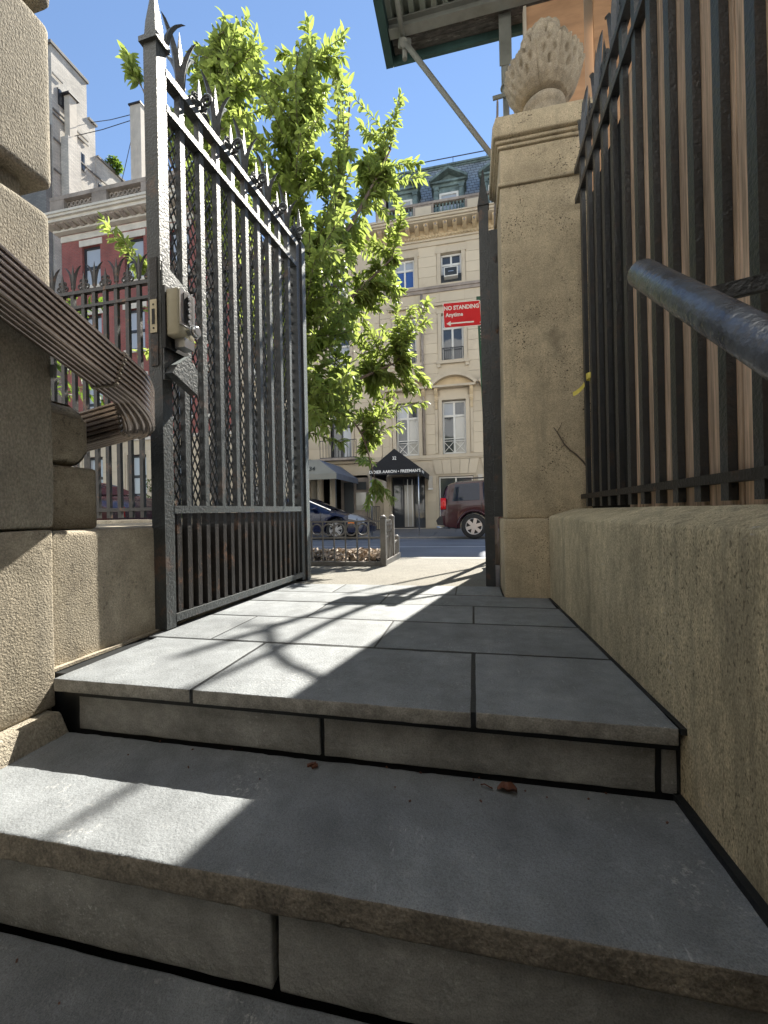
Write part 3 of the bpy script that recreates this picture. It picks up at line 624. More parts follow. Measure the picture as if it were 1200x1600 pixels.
# ================================================================== ground, road, pavements
def sheet(name, pts_l, x0, x1, m, nx=1):     # pts_l: (y, z) profile
    s = MB()
    vs = [(x, y, z) for y, z in pts_l for x in (x0, x1)]
    s.add(vs, [(2 * i, 2 * i + 1, 2 * i + 3, 2 * i + 2) for i in range(len(pts_l) - 1)])
    return s.build(name, m, None, kind='structure')
sheet('ground', [(-900, -.72), (900, -.72)], -900, 900, M['soil'])
sheet('pavement', [(2.69, -.006), (4.58, -.040)], -40, 40, M['concrete'])
kb = wthing('kerb', (0, 4.65, -.2), 'pale granite kerb along the near pavement', 'kerb'); 
kb.pop('label'); kb.pop('category'); kb['kind'] = 'structure'
x = -12.
while x < 12: rough_box('kerb_stone', M['kerb'], kb, x, x + 1.79, 4.582, 4.74, -.4, -.038, .01, .3, .003); x += 1.8
sheet('road', [(4.742, -.165), (7, -.225), (9, -.285), (12.3, -.345), (14.2, -.43)], -60, 60, M['asphalt'])
sheet('lane_marking', [(8.95, -.2790), (9.07, -.2820)], -60, 60, M['roadpaint'])
sheet('lane_marking', [(12.16, -.3385), (12.24, -.3400)], -60, 60, M['roadpaint'])
kf = wthing('kerb', (0, 14.25, -.4), 'k', 'kerb'); kf.pop('label'); kf.pop('category'); kf['kind'] = 'structure'
x = -16.
while x < 10: rough_box('kerb_stone', M['kerb'], kf, x, x + 2.39, 14.15, 14.32, -.6, -.372, .012, .4, .003); x += 2.4
fp = wthing('pavement', (0, 16, -.3), 'k', 'k'); fp.pop('label'); fp.pop('category'); fp['kind'] = 'structure'
sheet('bed', [(14.322, -.405), (18.4, -.27)], -60, 60, M['mortar']).parent = fp
for o in list(fp.children): o.matrix_parent_inverse = Matrix.Translation(-fp.location); o.pop('kind')
for r_, (ya, yb) in enumerate(((14.324, 16.15), (16.165, 17.98))):
    za, zb = -.372 + (ya - 14.32) * .034, -.372 + (yb - 14.32) * .034
    x = -14 + (r_ * .7)
    while x < 7:
        MB().add([(x, ya, za), (x + 1.785, ya, za), (x + 1.785, yb, zb), (x, yb, zb), (x, ya, za - .05), (x + 1.785, ya, za - .05), (x + 1.785, yb, zb - .05), (x, yb, zb - .05)],
                 [(0, 1, 2, 3), (4, 7, 6, 5), (0, 4, 5, 1), (1, 5, 6, 2), (2, 6, 7, 3), (3, 7, 4, 0)]).build('flagstone', M['farwalk'], fp); x += 1.8

# ================================================================== building helpers
def wall_cells(m, x0, x1, z0, z1, ops, y0, y1):
    zs = sorted({z0, z1} | {z for o in ops for z in (o[2], o[3]) if z0 < z < z1})
    for a, b in zip(zs, zs[1:]):
        c = (a + b) / 2; cut = sorted((max(x0, o[0]), min(x1, o[1])) for o in ops if o[2] < c < o[3]); x = x0
        for p, q in cut:
            if p > x: m.box(x, p, y0, y1, a, b)
            x = max(x, q)
        if x < x1: m.box(x, x1, y0, y1, a, b)
def ashlar(parent, m, x0, x1, zrows, bw, ops, yf, depth=.03, gap=.011, name='ashlar_block'):
    for ri, (a, b) in enumerate(zip(zrows, zrows[1:])):
        c0, c1 = a + gap / 2, b - gap / 2
        cut = sorted((o[0], o[1]) for o in ops if o[2] < b - .03 and o[3] > a + .03); segs = []; x = x0
        for p, q in cut:
            if p > x + .04: segs.append((x, p))
            x = max(x, q)
        if x < x1 - .04: segs.append((x, x1))
        for p, q in segs:
            n = max(1, round((q - p) / bw)); off = (ri % 2) * .5
            cuts = [p + (q - p) * (k + (off if 0 < k < n and n > 1 else 0)) / n for k in range(n)] + [q]
            cuts = sorted(c for c in cuts if p - 1e-6 <= c <= q + 1e-6)
            for s, e_ in zip(cuts, cuts[1:]):
                if e_ - s > .06: ubox(name, m, parent, s + gap / 2, e_ - gap / 2, yf - depth + random.uniform(0, .004), yf - .001, c0, c1)
def window(parent, x0, x1, z0, z1, y, frame, panes, mull=1, transom=None, fw=.06, sash=None, name='window'):
    """panes: list of glass materials, left to right then top row; frame joined, panes as sub-parts"""
    m = MB(); m.box(x0, x0 + fw, y - .05, y + .05, z0, z1).box(x1 - fw, x1, y - .05, y + .05, z0, z1).box(x0 + fw, x1 - fw, y - .05, y + .05, z0, z0 + fw).box(x0 + fw, x1 - fw, y - .05, y + .05, z1 - fw, z1)
    xs = [x0 + fw] + [x0 + (x1 - x0) * k / (mull + 1) for k in range(1, mull + 1)] + [x1 - fw]
    zs = [z0 + fw] + ([transom] if transom else []) + [z1 - fw]
    for x in xs[1:-1]: m.box(x - fw * .55, x + fw * .55, y - .045, y + .045, z0 + fw, z1 - fw)
    if transom: 
        for a, b in zip(xs, xs[1:]): m.box(a + (fw * .55 if a != xs[0] else 0), b - (fw * .55 if b != xs[-1] else 0), y - .048, y + .04, transom - fw * .6, transom + fw * .6)
    f = m.build(name, frame, parent); i = 0
    for zi, (a, b) in enumerate(zip(zs, zs[1:])):
        for xi, (p, q) in enumerate(zip(xs, xs[1:])):
            pa = MB().box(p + (fw * .5 if xi else 0), q - (fw * .5 if xi < len(xs) - 2 else 0), y - .008, y + .008, a + (fw * .5 if zi else 0), b - (fw * .5 if transom and zi == 0 else 0))
            pa.build('pane', M[panes[i % len(panes)]], f); i += 1
    return f
def railing(parent, x0, x1, z0, z1, y, m, n=8, cross=False, name='window_guard'):
    b = MB(); b.bar((x0, y, z1), (x1, y, z1), .03, .03).bar((x0, y, z0), (x1, y, z0), .03, .03)
    if cross:
        b.bar((x0, y, z1 - .1), (x1, y, z1 - .1), .022, .022)
        for k in range(2):
            a, c = x0 + (x1 - x0) * k / 2, x0 + (x1 - x0) * (k + 1) / 2
            b.bar((a, y - .006, z0), (c, y - .006, z1 - .1), .02, .02).bar((a, y + .006, z1 - .1), (c, y + .006, z0), .02, .02)
        for x in (x0, (x0 + x1) / 2, x1): b.bar((x, y, z0), (x, y, z1), .028, .028)
    else:
        for k in range(n + 1): b.bar((x0 + (x1 - x0) * k / n, y, z0), (x0 + (x1 - x0) * k / n, y, z1), .02, .02)
    return b.build(name, m, parent)

# ================================================================== limestone town house (number 32)
FY_ = 18.
b32 = wthing('town_house', (-.7, 19.5, -.26), 'beige limestone town house with blue slate mansard and black door canopy across the street', 'house')
X0, X1 = -3.92, 2.46
bays = [-2.77, -.74, 1.29]
ops = []
for c in bays: ops += [(c - .44, c + .44, 10.28, 11.62), (c - .47, c + .47, 6.98, 9.02), (c - .50, c + .50, 2.96, 5.28)]
ops_g = [(-3.55, -2.05, -.3, 2.06), (-1.46, .02, -.05, 2.0), (.60, 2.0, -.05, 2.0)]
m = MB(); wall_cells(m, X0, X1, -.5, 12.3, ops + ops_g, FY_ + .001, FY_ + .45)
m.box(X0, X0 + .35, FY_ + .4502, FY_ + 7, -.5, 12.3).box(X1 - .35, X1, FY_ + .4502, FY_ + 7, -.5, 12.3).build('wall', M['limestone'], b32)
# dark room behind the openings
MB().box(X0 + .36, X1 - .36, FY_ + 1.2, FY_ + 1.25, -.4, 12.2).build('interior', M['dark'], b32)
surr = []
for c in bays: surr += [(c - .62, c + .62, 10.22, 11.84), (c - .64, c + .64, 6.80, 9.45), (c - .80, c + .80, 2.95, 5.98)]
ashlar(b32, M['limeblock'], X0, X1, [2.96 + .438 * k for k in range(17)], 1.0, surr, FY_)
ashlar(b32, M['limeblock'], X0, X1, [10.24 + .44 * k for k in range(5)], 1.0, surr, FY_)
ashlar(b32, M['limeblock'], X0, X1, [-.22 + .378 * k for k in range(7)], .95, [(a - .1, b + .1, c, d) for a, b, c, d in ops_g], FY_, .045, .014)
def vous(c, half, z0, z1):
    n = 5
    for k in range(n):
        a = c - half + 2 * half * k / n + .008; b_ = c - half + 2 * half * (k + 1) / n - .008; sl = .09
        t0 = (a - c) / half * sl * 1.5; t1 = (b_ - c) / half * sl * 1.5
        MB().add([(a, FY_ - .05, z0), (b_, FY_ - .05, z0), (b_ + t1, FY_ - .05, z1), (a + t0, FY_ - .05, z1), (a, FY_ - .001, z0), (b_, FY_ - .001, z0), (b_ + t1, FY_ - .001, z1), (a + t0, FY_ - .001, z1)],
                 [(0, 1, 2, 3), (4, 7, 6, 5), (0, 4, 5, 1), (1, 5, 6, 2), (2, 6, 7, 3), (3, 7, 4, 0)]).build('voussoir', M['limeblock'], b32)
vous(-.72, .86, 2.10, 2.72); vous(1.30, .82, 2.10, 2.72)
MB().box(X0 - .01, X1 + .01, FY_ - .09, FY_ - .0005, 2.80, 2.945).box(X0 - .01, X1 + .01, FY_ - .06, FY_ - .0005, 2.735, 2.7998).build('belt_course', M['limestone'], b32)
MB().box(X0 - .01, X1 + .01, FY_ - .14, FY_ - .0005, 10.10, 10.21).box(X0 - .01, X1 + .01, FY_ - .09, FY_ - .0005, 9.96, 10.099).build('belt_course', M['sootstone'], b32)
# surrounds, sills, guards, windows
for i, c in enumerate(bays):
    s = MB(); s.box(c - .60, c - .44, FY_ - .06, FY_ + .2, 10.3, 11.62).box(c + .44, c + .60, FY_ - .06, FY_ + .2, 10.3, 11.62).box(c - .66, c + .66, FY_ - .07, FY_ + .2, 11.622, 11.82).box(c - .62, c + .62, FY_ - .1, FY_ + .2, 10.215, 10.298)
    s.build('window_surround', M['limestone'], b32)
    pn = ['glass_blind', 'glass_blind', 'glass', 'glass'] if i == 1 else ['glass_blue', 'glass_blue', 'glass_blind', 'glass_blind']
    window(b32, c - .44, c + .44, 10.3, 11.6, FY_ + .16, M['whitepaint'], pn, 1, 11.16, .07)
    if i == 0:
        f = b32.children[-1]
    s = MB(); s.box(c - .62, c - .47, FY_ - .06, FY_ + .2, 6.98, 9.02).box(c + .47, c + .62, FY_ - .06, FY_ + .2, 6.98, 9.02).box(c - .66, c + .66, FY_ - .07, FY_ + .2, 9.022, 9.20).box(c - .74, c + .74, FY_ - .16, FY_ + .1, 9.35, 9.45).box(c - .70, c + .70, FY_ - .13, FY_ + .2, 6.84, 6.978)
    for sx in (-1, 1): s.box(c + sx * .6 - .07, c + sx * .6 + .07, FY_ - .10, FY_ - .001, 6.70, 6.838)
    s.build('window_surround', M['limestone'], b32)
    window(b32, c - .47, c + .47, 6.98, 9.0, FY_ + .18, M['whitepaint'], ['glass', 'glass', 'glass_blind', 'glass_blind'], 1, 8.42, .075)
    railing(b32, c - .45, c + .45, 7.02, 7.55, FY_ + .05, M['blackpaint'], 10)
    # piano nobile: segmental pediment on consoles
    s = MB(); s.box(c - .66, c - .50, FY_ - .07, FY_ + .2, 2.95, 5.28).box(c + .50, c + .66, FY_ - .07, FY_ + .2, 2.95, 5.28).box(c - .70, c + .70, FY_ - .06, FY_ + .2, 5.282, 5.44).box(c - .60, c + .60, FY_ - .045, FY_ - .001, 5.445, 5.74)
    s.box(c - .80, c - .69, FY_ - .05, FY_ - .001, 3.0, 5.70).box(c + .69, c + .80, FY_ - .05, FY_ - .001, 3.0, 5.70)
    s.build('window_surround', M['limestone'], b32)
    for sx in (-1, 1):
        k = MB(); x = c + sx * .745
        k.prism([(-.05, 5.25), (-.09, 5.2), (-.14, 5.3), (-.12, 5.45), (-.2, 5.55), (-.26, 5.65), (-.26, 5.77), (-.05, 5.77)], (x - .07, FY_, 0), (0, 1, 0), (0, 0, 1), (.14, 0, 0)); k.box(x - .05, x + .05, FY_ - .1, FY_ - .051, 4.9, 5.19)
        k.build('console', M['limeyellow'], b32)
    p = MB(); p.box(c - .92, c + .92, FY_ - .34, FY_ - .001, 5.772, 5.86)
    R_ = 1.2; z_c = 5.98 - (R_ - .5); nseg = 12; am = math.asin(.9 / R_)
    for k in range(nseg):
        a0 = -am + 2 * am * k / nseg; a1 = -am + 2 * am * (k + 1) / nseg
        z0_ = 5.84 - R_ * math.cos(am)
        q = [(R_ * math.sin(a), z0_ + R_ * math.cos(a)) for a in (a0, a1)]; o = [((R_ + .13) * math.sin(a), z0_ + (R_ + .13) * math.cos(a)) for a in (a0, a1)]
        p.prism([q[0], q[1], o[1], o[0]], (c, FY_ - .36, 0), (1, 0, 0), (0, 0, 1), (0, .359, 0))
    p.build('pediment', M['limestone'], b32)
    t = MB(); am2 = am * .97; n = 14
    poly = [(R_ * math.sin(-am2 + 2 * am2 * k / n), max(5.862, z0_ + R_ * math.cos(-am2 + 2 * am2 * k / n) - .002)) for k in range(n + 1)]
    t.prism([(poly[0][0], 5.8615)] + poly + [(poly[-1][0], 5.8615)], (c, FY_ - .1, 0), (1, 0, 0), (0, 0, 1), (0, .099, 0)); t.build('tympanum', M['limeyellow'], b32)
    window(b32, c - .50, c + .50, 2.97, 5.26, FY_ + .2, M['whitepaint'], ['glass', 'glass_curtain', 'glass_blind', 'glass'], 1, 4.62, .075)
    railing(b32, c - .48, c + .48, 3.0, 3.62, FY_ + .05, M['whitepaint'], cross=True)
# air conditioner in the middle top window
ac = MB().box(-1.03, -.45, FY_ - .28, FY_ + .09, 10.46, 10.86).build('air_conditioner', M['whitepaint'], b32)
MB().box(-.99, -.49, FY_ - .295, FY_ - .2802, 10.5, 10.82).build('grille', M['acgrey'], ac)
MB().box(-.85, -.63, FY_ - .2975, FY_ - .2955, 10.65, 10.675).build('badge', M['silver'], ac)
MB().box(-1.17, -1.035, FY_ + .02, FY_ + .1, 10.36, 10.7).box(-.445, -.31, FY_ + .02, FY_ + .1, 10.36, 10.7).box(-1.17, -.31, FY_ - .02, FY_ + .1, 10.3, 10.455).build('side_panel', M['acgrey'], ac)
# entablature
MB().box(X0 - .02, X1 + .02, FY_ - .07, FY_ + .3, 12.0, 12.06).box(X0 - .02, X1 + .02, FY_ - .05, FY_ + .3, 12.062, 12.20).box(X0 - .04, X1 + .04, FY_ - .12, FY_ + .3, 12.202, 12.27).build('architrave', M['limestone'], b32)
d = MB(); x = X0
MB().box(X0 - .05, X1 + .05, FY_ - .14, FY_ + .3, 12.272, 12.42).build('dentil_band', M['limeyellow'], b32)
while x < X1 - .02: d.box(x, x + .075, FY_ - .2, FY_ - .1402, 12.285, 12.385); x += .135
d.build('dentils', M['limeyellow'], b32, kind='stuff')
x = X0 + .1
while x < X1:
    mo = MB().prism([(-.14, 12.425), (-.52, 12.50), (-.6, 12.54), (-.6, 12.64), (-.14, 12.64)], (x, FY_, 0), (0, 1, 0), (0, 0, 1), (.17, 0, 0)).build('modillion', M['limeyellow'], b32)
    MB().prism([(.03, 12.555), (.085, 12.49), (.14, 12.555), (.085, 12.63)], (x, FY_ - .612, 0), (1, 0, 0), (0, 0, 1), (0, .02, 0)).build('rosette', M['sootstone'], mo); x += .4
MB().box(X0 - .06, X1 + .06, FY_ - .16, FY_ + .3, 12.422, 12.641).build('soffit_band', M['limeyellow'], b32)
MB().box(X0 - .1, X1 + .1, FY_ - .72, FY_ + .4, 12.642, 12.70).box(X0 - .12, X1 + .12, FY_ - .80, FY_ + .4, 12.702, 12.79).box(X0 - .14, X1 + .14, FY_ - .86, FY_ + .4, 12.792, 12.84).build('cornice', M['limestone'], b32)
# balustrade
YB = FY_ - .35
MB().box(X0, X1, YB - .12, YB + .12, 12.8402, 12.96).box(X0, X1, YB - .14, YB + .14, 13.52, 13.62).build('balustrade_rail', M['sootstone'], b32)
for a, b in ((X0, -3.3), (-2.28, -1.40), (-.10, .62), (1.9, X1)):
    pp = MB().box(a, b, YB - .11, YB + .11, 12.9602, 13.5198).build('parapet_panel', M['sootstone'], b32)
    MB().box(a + .1, b - .1, YB - .13, YB - .1102, 13.04, 13.44).build('panel_field', M['limestone'], pp)
bal = MB().lathe((0, 0, 0), [(.055, 0), (.055, .03), (.03, .05), (.06, .14), (.062, .18), (.03, .30), (.032, .36), (.05, .40), (.05, .439)], 8).mesh('baluster'); bal.materials.append(M['copperg'])
for c, h in ((-2.79, .5), (-.75, .64), (1.26, .62)):
    x = c - h + .08
    while x < c + h: link('baluster', bal, None, b32, loc=(x, YB, 12.9603), scale=(1, 1, 1.272)); x += .148
# mansard
rf_ = MB(); rf_.add([(X0, FY_ + .35, 12.6), (X1, FY_ + .35, 12.6), (X1, FY_ + 1.1, 16.22), (X0, FY_ + 1.1, 16.22), (X0, FY_ + 7, 16.22), (X1, FY_ + 7, 16.22), (X0, FY_ + 7, 12), (X1, FY_ + 7, 12)],
    [(0, 1, 2, 3), (3, 2, 5, 4), (4, 5, 7, 6), (0, 3, 4, 6), (1, 7, 5, 2)])
rf = rf_.build('mansard_roof', M['slateroof'], b32)
MB().box(X0 - .02, X1 + .02, FY_ + .98, FY_ + 1.3, 16.222, 16.30).box(X0 - .04, X1 + .04, FY_ + 1.04, FY_ + 1.26, 16.16, 16.221).build('ridge_flashing', M['copperg'], b32)
MB().box(X0 - .05, X0 + .32, FY_ + .3, FY_ + 1.9, 12.3, 16.5).build('party_wall', M['sootstone'], b32)
rr = MB().bar((X0, FY_ + 1.2, 16.75), (X1, FY_ + 1.2, 16.70), .03, .03)
for x in (-3.6, -2.1, -.6, .9, 2.3): rr.bar((x, FY_ + 1.2, 16.3), (x, FY_ + 1.2, 16.74), .025, .025)
rr.build('roof_rail', M['blackpaint'], b32)
for c in (-2.80, -.78, 1.30):
    yd = FY_ + .20
    dm = MB().box(c - .66, c - .42, yd, yd + .9, 12.9, 14.62).box(c + .42, c + .66, yd, yd + .9, 12.9, 14.62).box(c - .4202, c + .4202, yd + .02, yd + .9, 14.40, 14.62)
    dm.box(c - .70, c + .70, yd - .06, yd + 1., 14.621, 14.74).prism([(-.76, 14.741), (.76, 14.741), (.76, 14.80), (0, 15.22), (-.76, 14.80)], (c, yd + .06, 0), (1, 0, 0), (0, 0, 1), (0, 1.0, 0))
    dmo = dm.build('dormer', M['copperg'], b32)
    for sx in (-1, 1):
        a = Vector((c + sx * .80, yd - .12, 14.80)); t_ = Vector((c, yd - .12, 15.27))
        MB().bar(a, t_, .34, .10, up=(0, 0, 1)).build('raking_cornice', M['copperg'], dmo)
    MB().box(c - .80, c + .80, yd - .17, yd + .0, 14.7405, 14.815).build('dormer_cornice', M['copperg'], dmo)
    for sx in (-1, 1): MB().box(c + sx * .54 - .09, c + sx * .54 + .09, yd - .09, yd - .001, 12.9, 14.46).box(c + sx * .54 - .11, c + sx * .54 + .11, yd - .12, yd - .0011, 14.461, 14.61).build('pilaster', M['copperg'], dmo)
    window(b32, c - .415, c + .415, 13.2, 14.39, yd + .06, M['whitepaint'], ['glass_blind'], 0, None, .09, name='dormer_window')
# ground floor door and shop window
window(b32, -3.53, -2.07, -.22, 2.04, FY_ + .25, M['blackpaint'], ['glass', 'glass_curtain', 'glass', 'glass', 'glass', 'glass'], 2, 1.72, .05, name='glass_door')
MB().box(-2.86, -2.83, FY_ + .16, FY_ + .19, -.15, 1.95).box(-2.66, -2.63, FY_ + .16, FY_ + .19, -.15, 1.95).build('door_pull', M['silver'], b32)
MB().box(-3.53, -2.07, FY_ + .05, FY_ + .3, -.29, -.225).build('threshold', M['whitestone'], b32)
window(b32, -1.44, 0.0, -.04, 1.98, FY_ + .2, M['silver'], ['glass', 'glass'], 1, None, .05, name='shop_window')
window(b32, .62, 1.98, -.04, 1.98, FY_ + .2, M['silver'], ['glass'], 0, None, .05, name='shop_window')
for x in (-1.80, .30, -3.82): 
    s = MB().box(x - .09, x + .09, FY_ - .18, FY_ - .05, 1.50, 2.02).build('wall_lamp', M['whitestone'], b32)
    MB().box(x - .1, x + .1, FY_ - .19, FY_ - .0505, 1.44, 1.498).build('lamp_base', M['silver'], s)
MB().tube([(-2.03, FY_ - .12, 2.95), (-2.03, FY_ - .12, 9.9)], .05, 8).build('rain_pipe', M['sootstone'], b32)

# canopy of number 32
cn = wthing('door_canopy', (-2.6, 14.6, -.3), 'black peaked canvas canopy with white lettering over the doorway of the beige house', 'canopy')
cx0, cx1, cyf, zk, zt, zv = -3.75, -1.86, 14.9, 2.10, 2.83, 1.88
cc = (cx0 + cx1) / 2
m = MB(); m.add([(cx0, cyf, zk), (cx1, cyf, zk), (cc, cyf, zt), (cx0, 17.95, zk), (cx1, 17.95, zk), (cc, 17.95, zt)], [(0, 1, 2), (0, 2, 5, 3), (1, 4, 5, 2)])
m.box(cx0, cx1, cyf - .01, cyf + .01, zv, zk).box(cx0 - .01, cx0 + .01, cyf + .0105, 17.95, zv - .02, zk).box(cx1 - .01, cx1 + .01, cyf + .0105, 17.95, zv - .02, zk)
m.build('canvas', M['canvas_black'], cn)
for x in (cx0 + .04, cx1 - .08): MB().tube([(x, cyf + .06, -.36), (x, cyf + .06, zk - .02)], .022, 8).build('pole', M['silver'], cn)
text_mesh('lettering', 'DIDIER AARON \u2022 FREEMAN\u2019S', M['letter'], cn, (cc, cyf - .014, 1.985), (PI / 2, 0, 0), .15, .002, bold=.02)
text_mesh('number', '32', M['letter'], cn, (cc, cyf - .014, 2.47), (PI / 2, 0, 0), .17, .002, sx=.9)
text_mesh('lettering', 'FREEMAN\u2019S', M['letter'], cn, (cx1 + .014, 15.6, 1.985), (PI / 2, 0, PI / 2), .13, .002)

# ================================================================== neighbour (number 34)
b34 = wthing('town_house', (-7.5, 19.5, -.26), 'pale stone town house half hidden by the tree left of the black canopy', 'house')
A0, A1 = -11.2, -3.94
bays = [-10.2, -8.1, -5.85]
ops = [(c - .5, c + .5, z, z + h) for c in bays for z, h in ((10.3, 1.5), (6.9, 2.1), (2.96, 2.5))] + [(-7.1, -4.6, -.3, 2.2), (-10.4, -9.2, -.05, 1.9)]
m = MB(); wall_cells(m, A0, A1, -.5, 13.4, ops, FY_ + .05, FY_ + .5); m.box(A0, A1, FY_ + .5002, FY_ + 7, 13.0, 13.4).box(A0, A0 + .3, FY_ + .5002, FY_ + 7, -.5, 12.99).build('wall', M['limestone'], b34)
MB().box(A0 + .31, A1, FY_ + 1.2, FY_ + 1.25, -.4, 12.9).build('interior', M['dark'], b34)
ashlar(b34, M['limeblock'], A0, A1, [2.96 + .5 * k for k in range(15)], 1.5, [(a - .16, b + .16, c - .2, d + .2) for a, b, c, d in ops], FY_ + .05)
MB().box(A0, A1, FY_ - .12, FY_ + .049, 9.72, 9.92).build('belt_course', M['limestone'], b34); MB().box(A0, A1, FY_ - .15, FY_ + .049, 2.74, 2.94).build('belt_course', M['limestone'], b34); MB().box(A0 - .1, A1 + .02, FY_ - .55, FY_ + .049, 12.7, 13.1).build('cornice', M['limestone'], b34)
for c in bays:
    for z, h in ((10.3, 1.5), (6.9, 2.1), (2.96, 2.5)):
        MB().box(c - .64, c - .5, FY_ - .02, FY_ + .3, z, z + h).box(c + .5, c + .64, FY_ - .02, FY_ + .3, z, z + h).box(c - .7, c + .7, FY_ - .05, FY_ + .3, z + h + .001, z + h + .2).box(c - .7, c + .7, FY_ - .08, FY_ + .3, z - .1, z - .001).build('window_surround', M['limestone'], b34)
        window(b34, c - .5, c + .5, z, z + h, FY_ + .25, M['blackpaint'] if z < 4 else M['whitepaint'], ['glass', 'glass_blind', 'glass', 'glass'], 1, z + h * .6, .07)
    railing(b34, c - .85, c + .85, 2.98, 3.75, FY_ - .45, M['blackpaint'], 12, name='balcony_railing')
    MB().box(c - .9, c + .9, FY_ - .5, FY_ - .151, 2.86, 2.96).build('balcony_slab', M['sootstone'], b34)
for x in (-7.35, -6.75, -6.15, -4.35): MB().lathe((x, FY_ - .35, -.3), [(.2, 0), (.2, .12), (.15, .16), (.16, .6), (.14, 2.3), (.18, 2.36), (.2, 2.5)], 16).build('column', M['limestone'], b34)
dr = MB().box(-5.95, -4.62, FY_ + .18, FY_ + .3, -.25, 2.1).build('door', M['sootstone'], b34)
MB().box(-5.8, -5.35, FY_ + .14, FY_ + .1795, .5, 1.9).box(-5.2, -4.75, FY_ + .14, FY_ + .1795, 1.55, 1.9).build('door_panel', M['acgrey'], dr)
MB().box(-5.22, -4.74, FY_ + .12, FY_ + .1798, .62, 1.42).build('door_window', M['glass_curtain'], dr)
window(b34, -10.4, -9.2, -.05, 1.9, FY_ + .25, M['blackpaint'], ['glass', 'glass'], 1, None, .06)
railing(b34, -4.5, -3.96, -.25, .75, FY_ - .6, M['blackpaint'], 7, name='area_railing')
cn = wthing('door_canopy', (-6.0, 15.2, -.3), 'grey green canvas canopy marked 34 left of the black canopy', 'canopy')
m = MB(); q = [(-7.9, 2.02), (-4.95, 2.02), (-5.7, 2.55), (-7.3, 2.55)]
yf = 14.9
m.add([(-7.9, yf, 2.02), (-5.05, yf, 2.02), (-5.85, yf + .25, 2.6), (-7.1, yf + .25, 2.6), (-7.9, 17.9, 2.02), (-5.05, 17.9, 2.02), (-5.85, 17.9, 2.6), (-7.1, 17.9, 2.6)], [(0, 1, 2, 3), (0, 3, 7, 4), (3, 2, 6, 7)]).box(-7.9, -5.05, yf - .01, yf + .01, 1.80, 2.02).build('canvas', M['canvas_grey'], cn)
MB().add([(-5.05, yf, 2.02), (-5.05, 17.9, 2.02), (-5.85, 17.9, 2.6), (-5.85, yf + .25, 2.6)], [(0, 1, 2, 3)]).box(-5.06, -5.04, yf + .0105, 17.9, 1.80, 2.02).build('canvas_side', M['canvas_blue'], cn)
for x in (-7.85, -5.1): MB().tube([(x, yf + .05, -.36), (x, yf + .05, 2.0)], .022, 8).build('pole', M['acgrey'], cn)
text_mesh('number', '34', M['letter_dark'], cn, (-6.05, yf + .055, 2.22), (PI / 2 - .40, 0, 0), .26, .002)

# ================================================================== red brick house, white tower, flues
rb = wthing('brick_house', (-16, 20, -.3), 'red brick house with pale cornice and balustrade across the street at left', 'house')
B0, B1 = -21.3, -11.22
wins = [(c, z) for c in (-19.40, -16.75, -14.1, -12.2) for z in (12.75, 9.1, 5.5, 1.6)]
ops = [(c - .58, c + .58, z, z + 2.1) for c, z in wins]
m = MB(); wall_cells(m, B0, B1, -.6, 15.62, ops, FY_, FY_ + .4); m.box(B0, B0 + .3, FY_ + .4002, FY_ + 5, -.6, 15.6).box(B1 - .3, B1, FY_ + .4002, FY_ + 5, -.6, 15.6).build('wall', M['redbrick'], rb)
MB().box(B0, B1, FY_ + 4.9, FY_ + 5.2, -.6, 15.6).box(B0 + .01, B1 - .01, FY_ + .41, FY_ + 4.89, 15.3, 15.59).build('rear_wall', M['redbrick'], rb)
for c, z in wins:
    MB().box(c - .72, c + .72, FY_ - .04, FY_ + .1, z + 2.102, z + 2.42).build('lintel', M['whitestone'], rb)
    MB().box(c - .68, c + .68, FY_ - .06, FY_ + .1, z - .16, z - .002).build('sill', M['whitestone'], rb)
    window(rb, c - .575, c + .575, z, z + 2.095, FY_ + .18, M['blackpaint'], ['glass_blind', 'glass_blind'], 0, z + 1.0, .12)
MB().box(B0 - .0, B1, FY_ - .05, FY_ + .2, 15.24, 15.56).build('frieze_band', M['whitestone'], rb)
MB().box(B0 - .2, B1, FY_ - .30, FY_ + .4, 15.622, 15.74).box(B0 - .5, B1, FY_ - .72, FY_ + .4, 15.86, 16.02).box(B0 - .6, B1, FY_ - .84, FY_ + .4, 16.022, 16.14).box(B0 - .65, B1, FY_ - .9, FY_ + .4, 16.142, 16.26).box(B0 - .1, B1, FY_ - .2, FY_ + .4, 15.742, 15.858).build('cornice', M['whitestone'], rb)
x = B0 + .1
while x < B1: MB().prism([(-.2, 15.75), (-.34, 15.7), (-.62, 15.80), (-.62, 15.858), (-.2, 15.858)], (x, FY_, 0), (0, 1, 0), (0, 0, 1), (.24, 0, 0)).build('modillion', M['sootstone'], rb); x += .52
yb = FY_ - .35
MB().box(B0 - .1, B1, yb - .16, yb + .16, 16.262, 16.40).box(B0 - .1, B1, yb - .18, yb + .18, 17.12, 17.32).build('balustrade_rail', M['sootstone'], rb)
for a in (B0 - .1, -18.75, -15.8, -12.9): MB().box(a, a + .9, yb - .17, yb + .17, 16.402, 17.118).build('parapet_pier', M['sootstone'], rb)
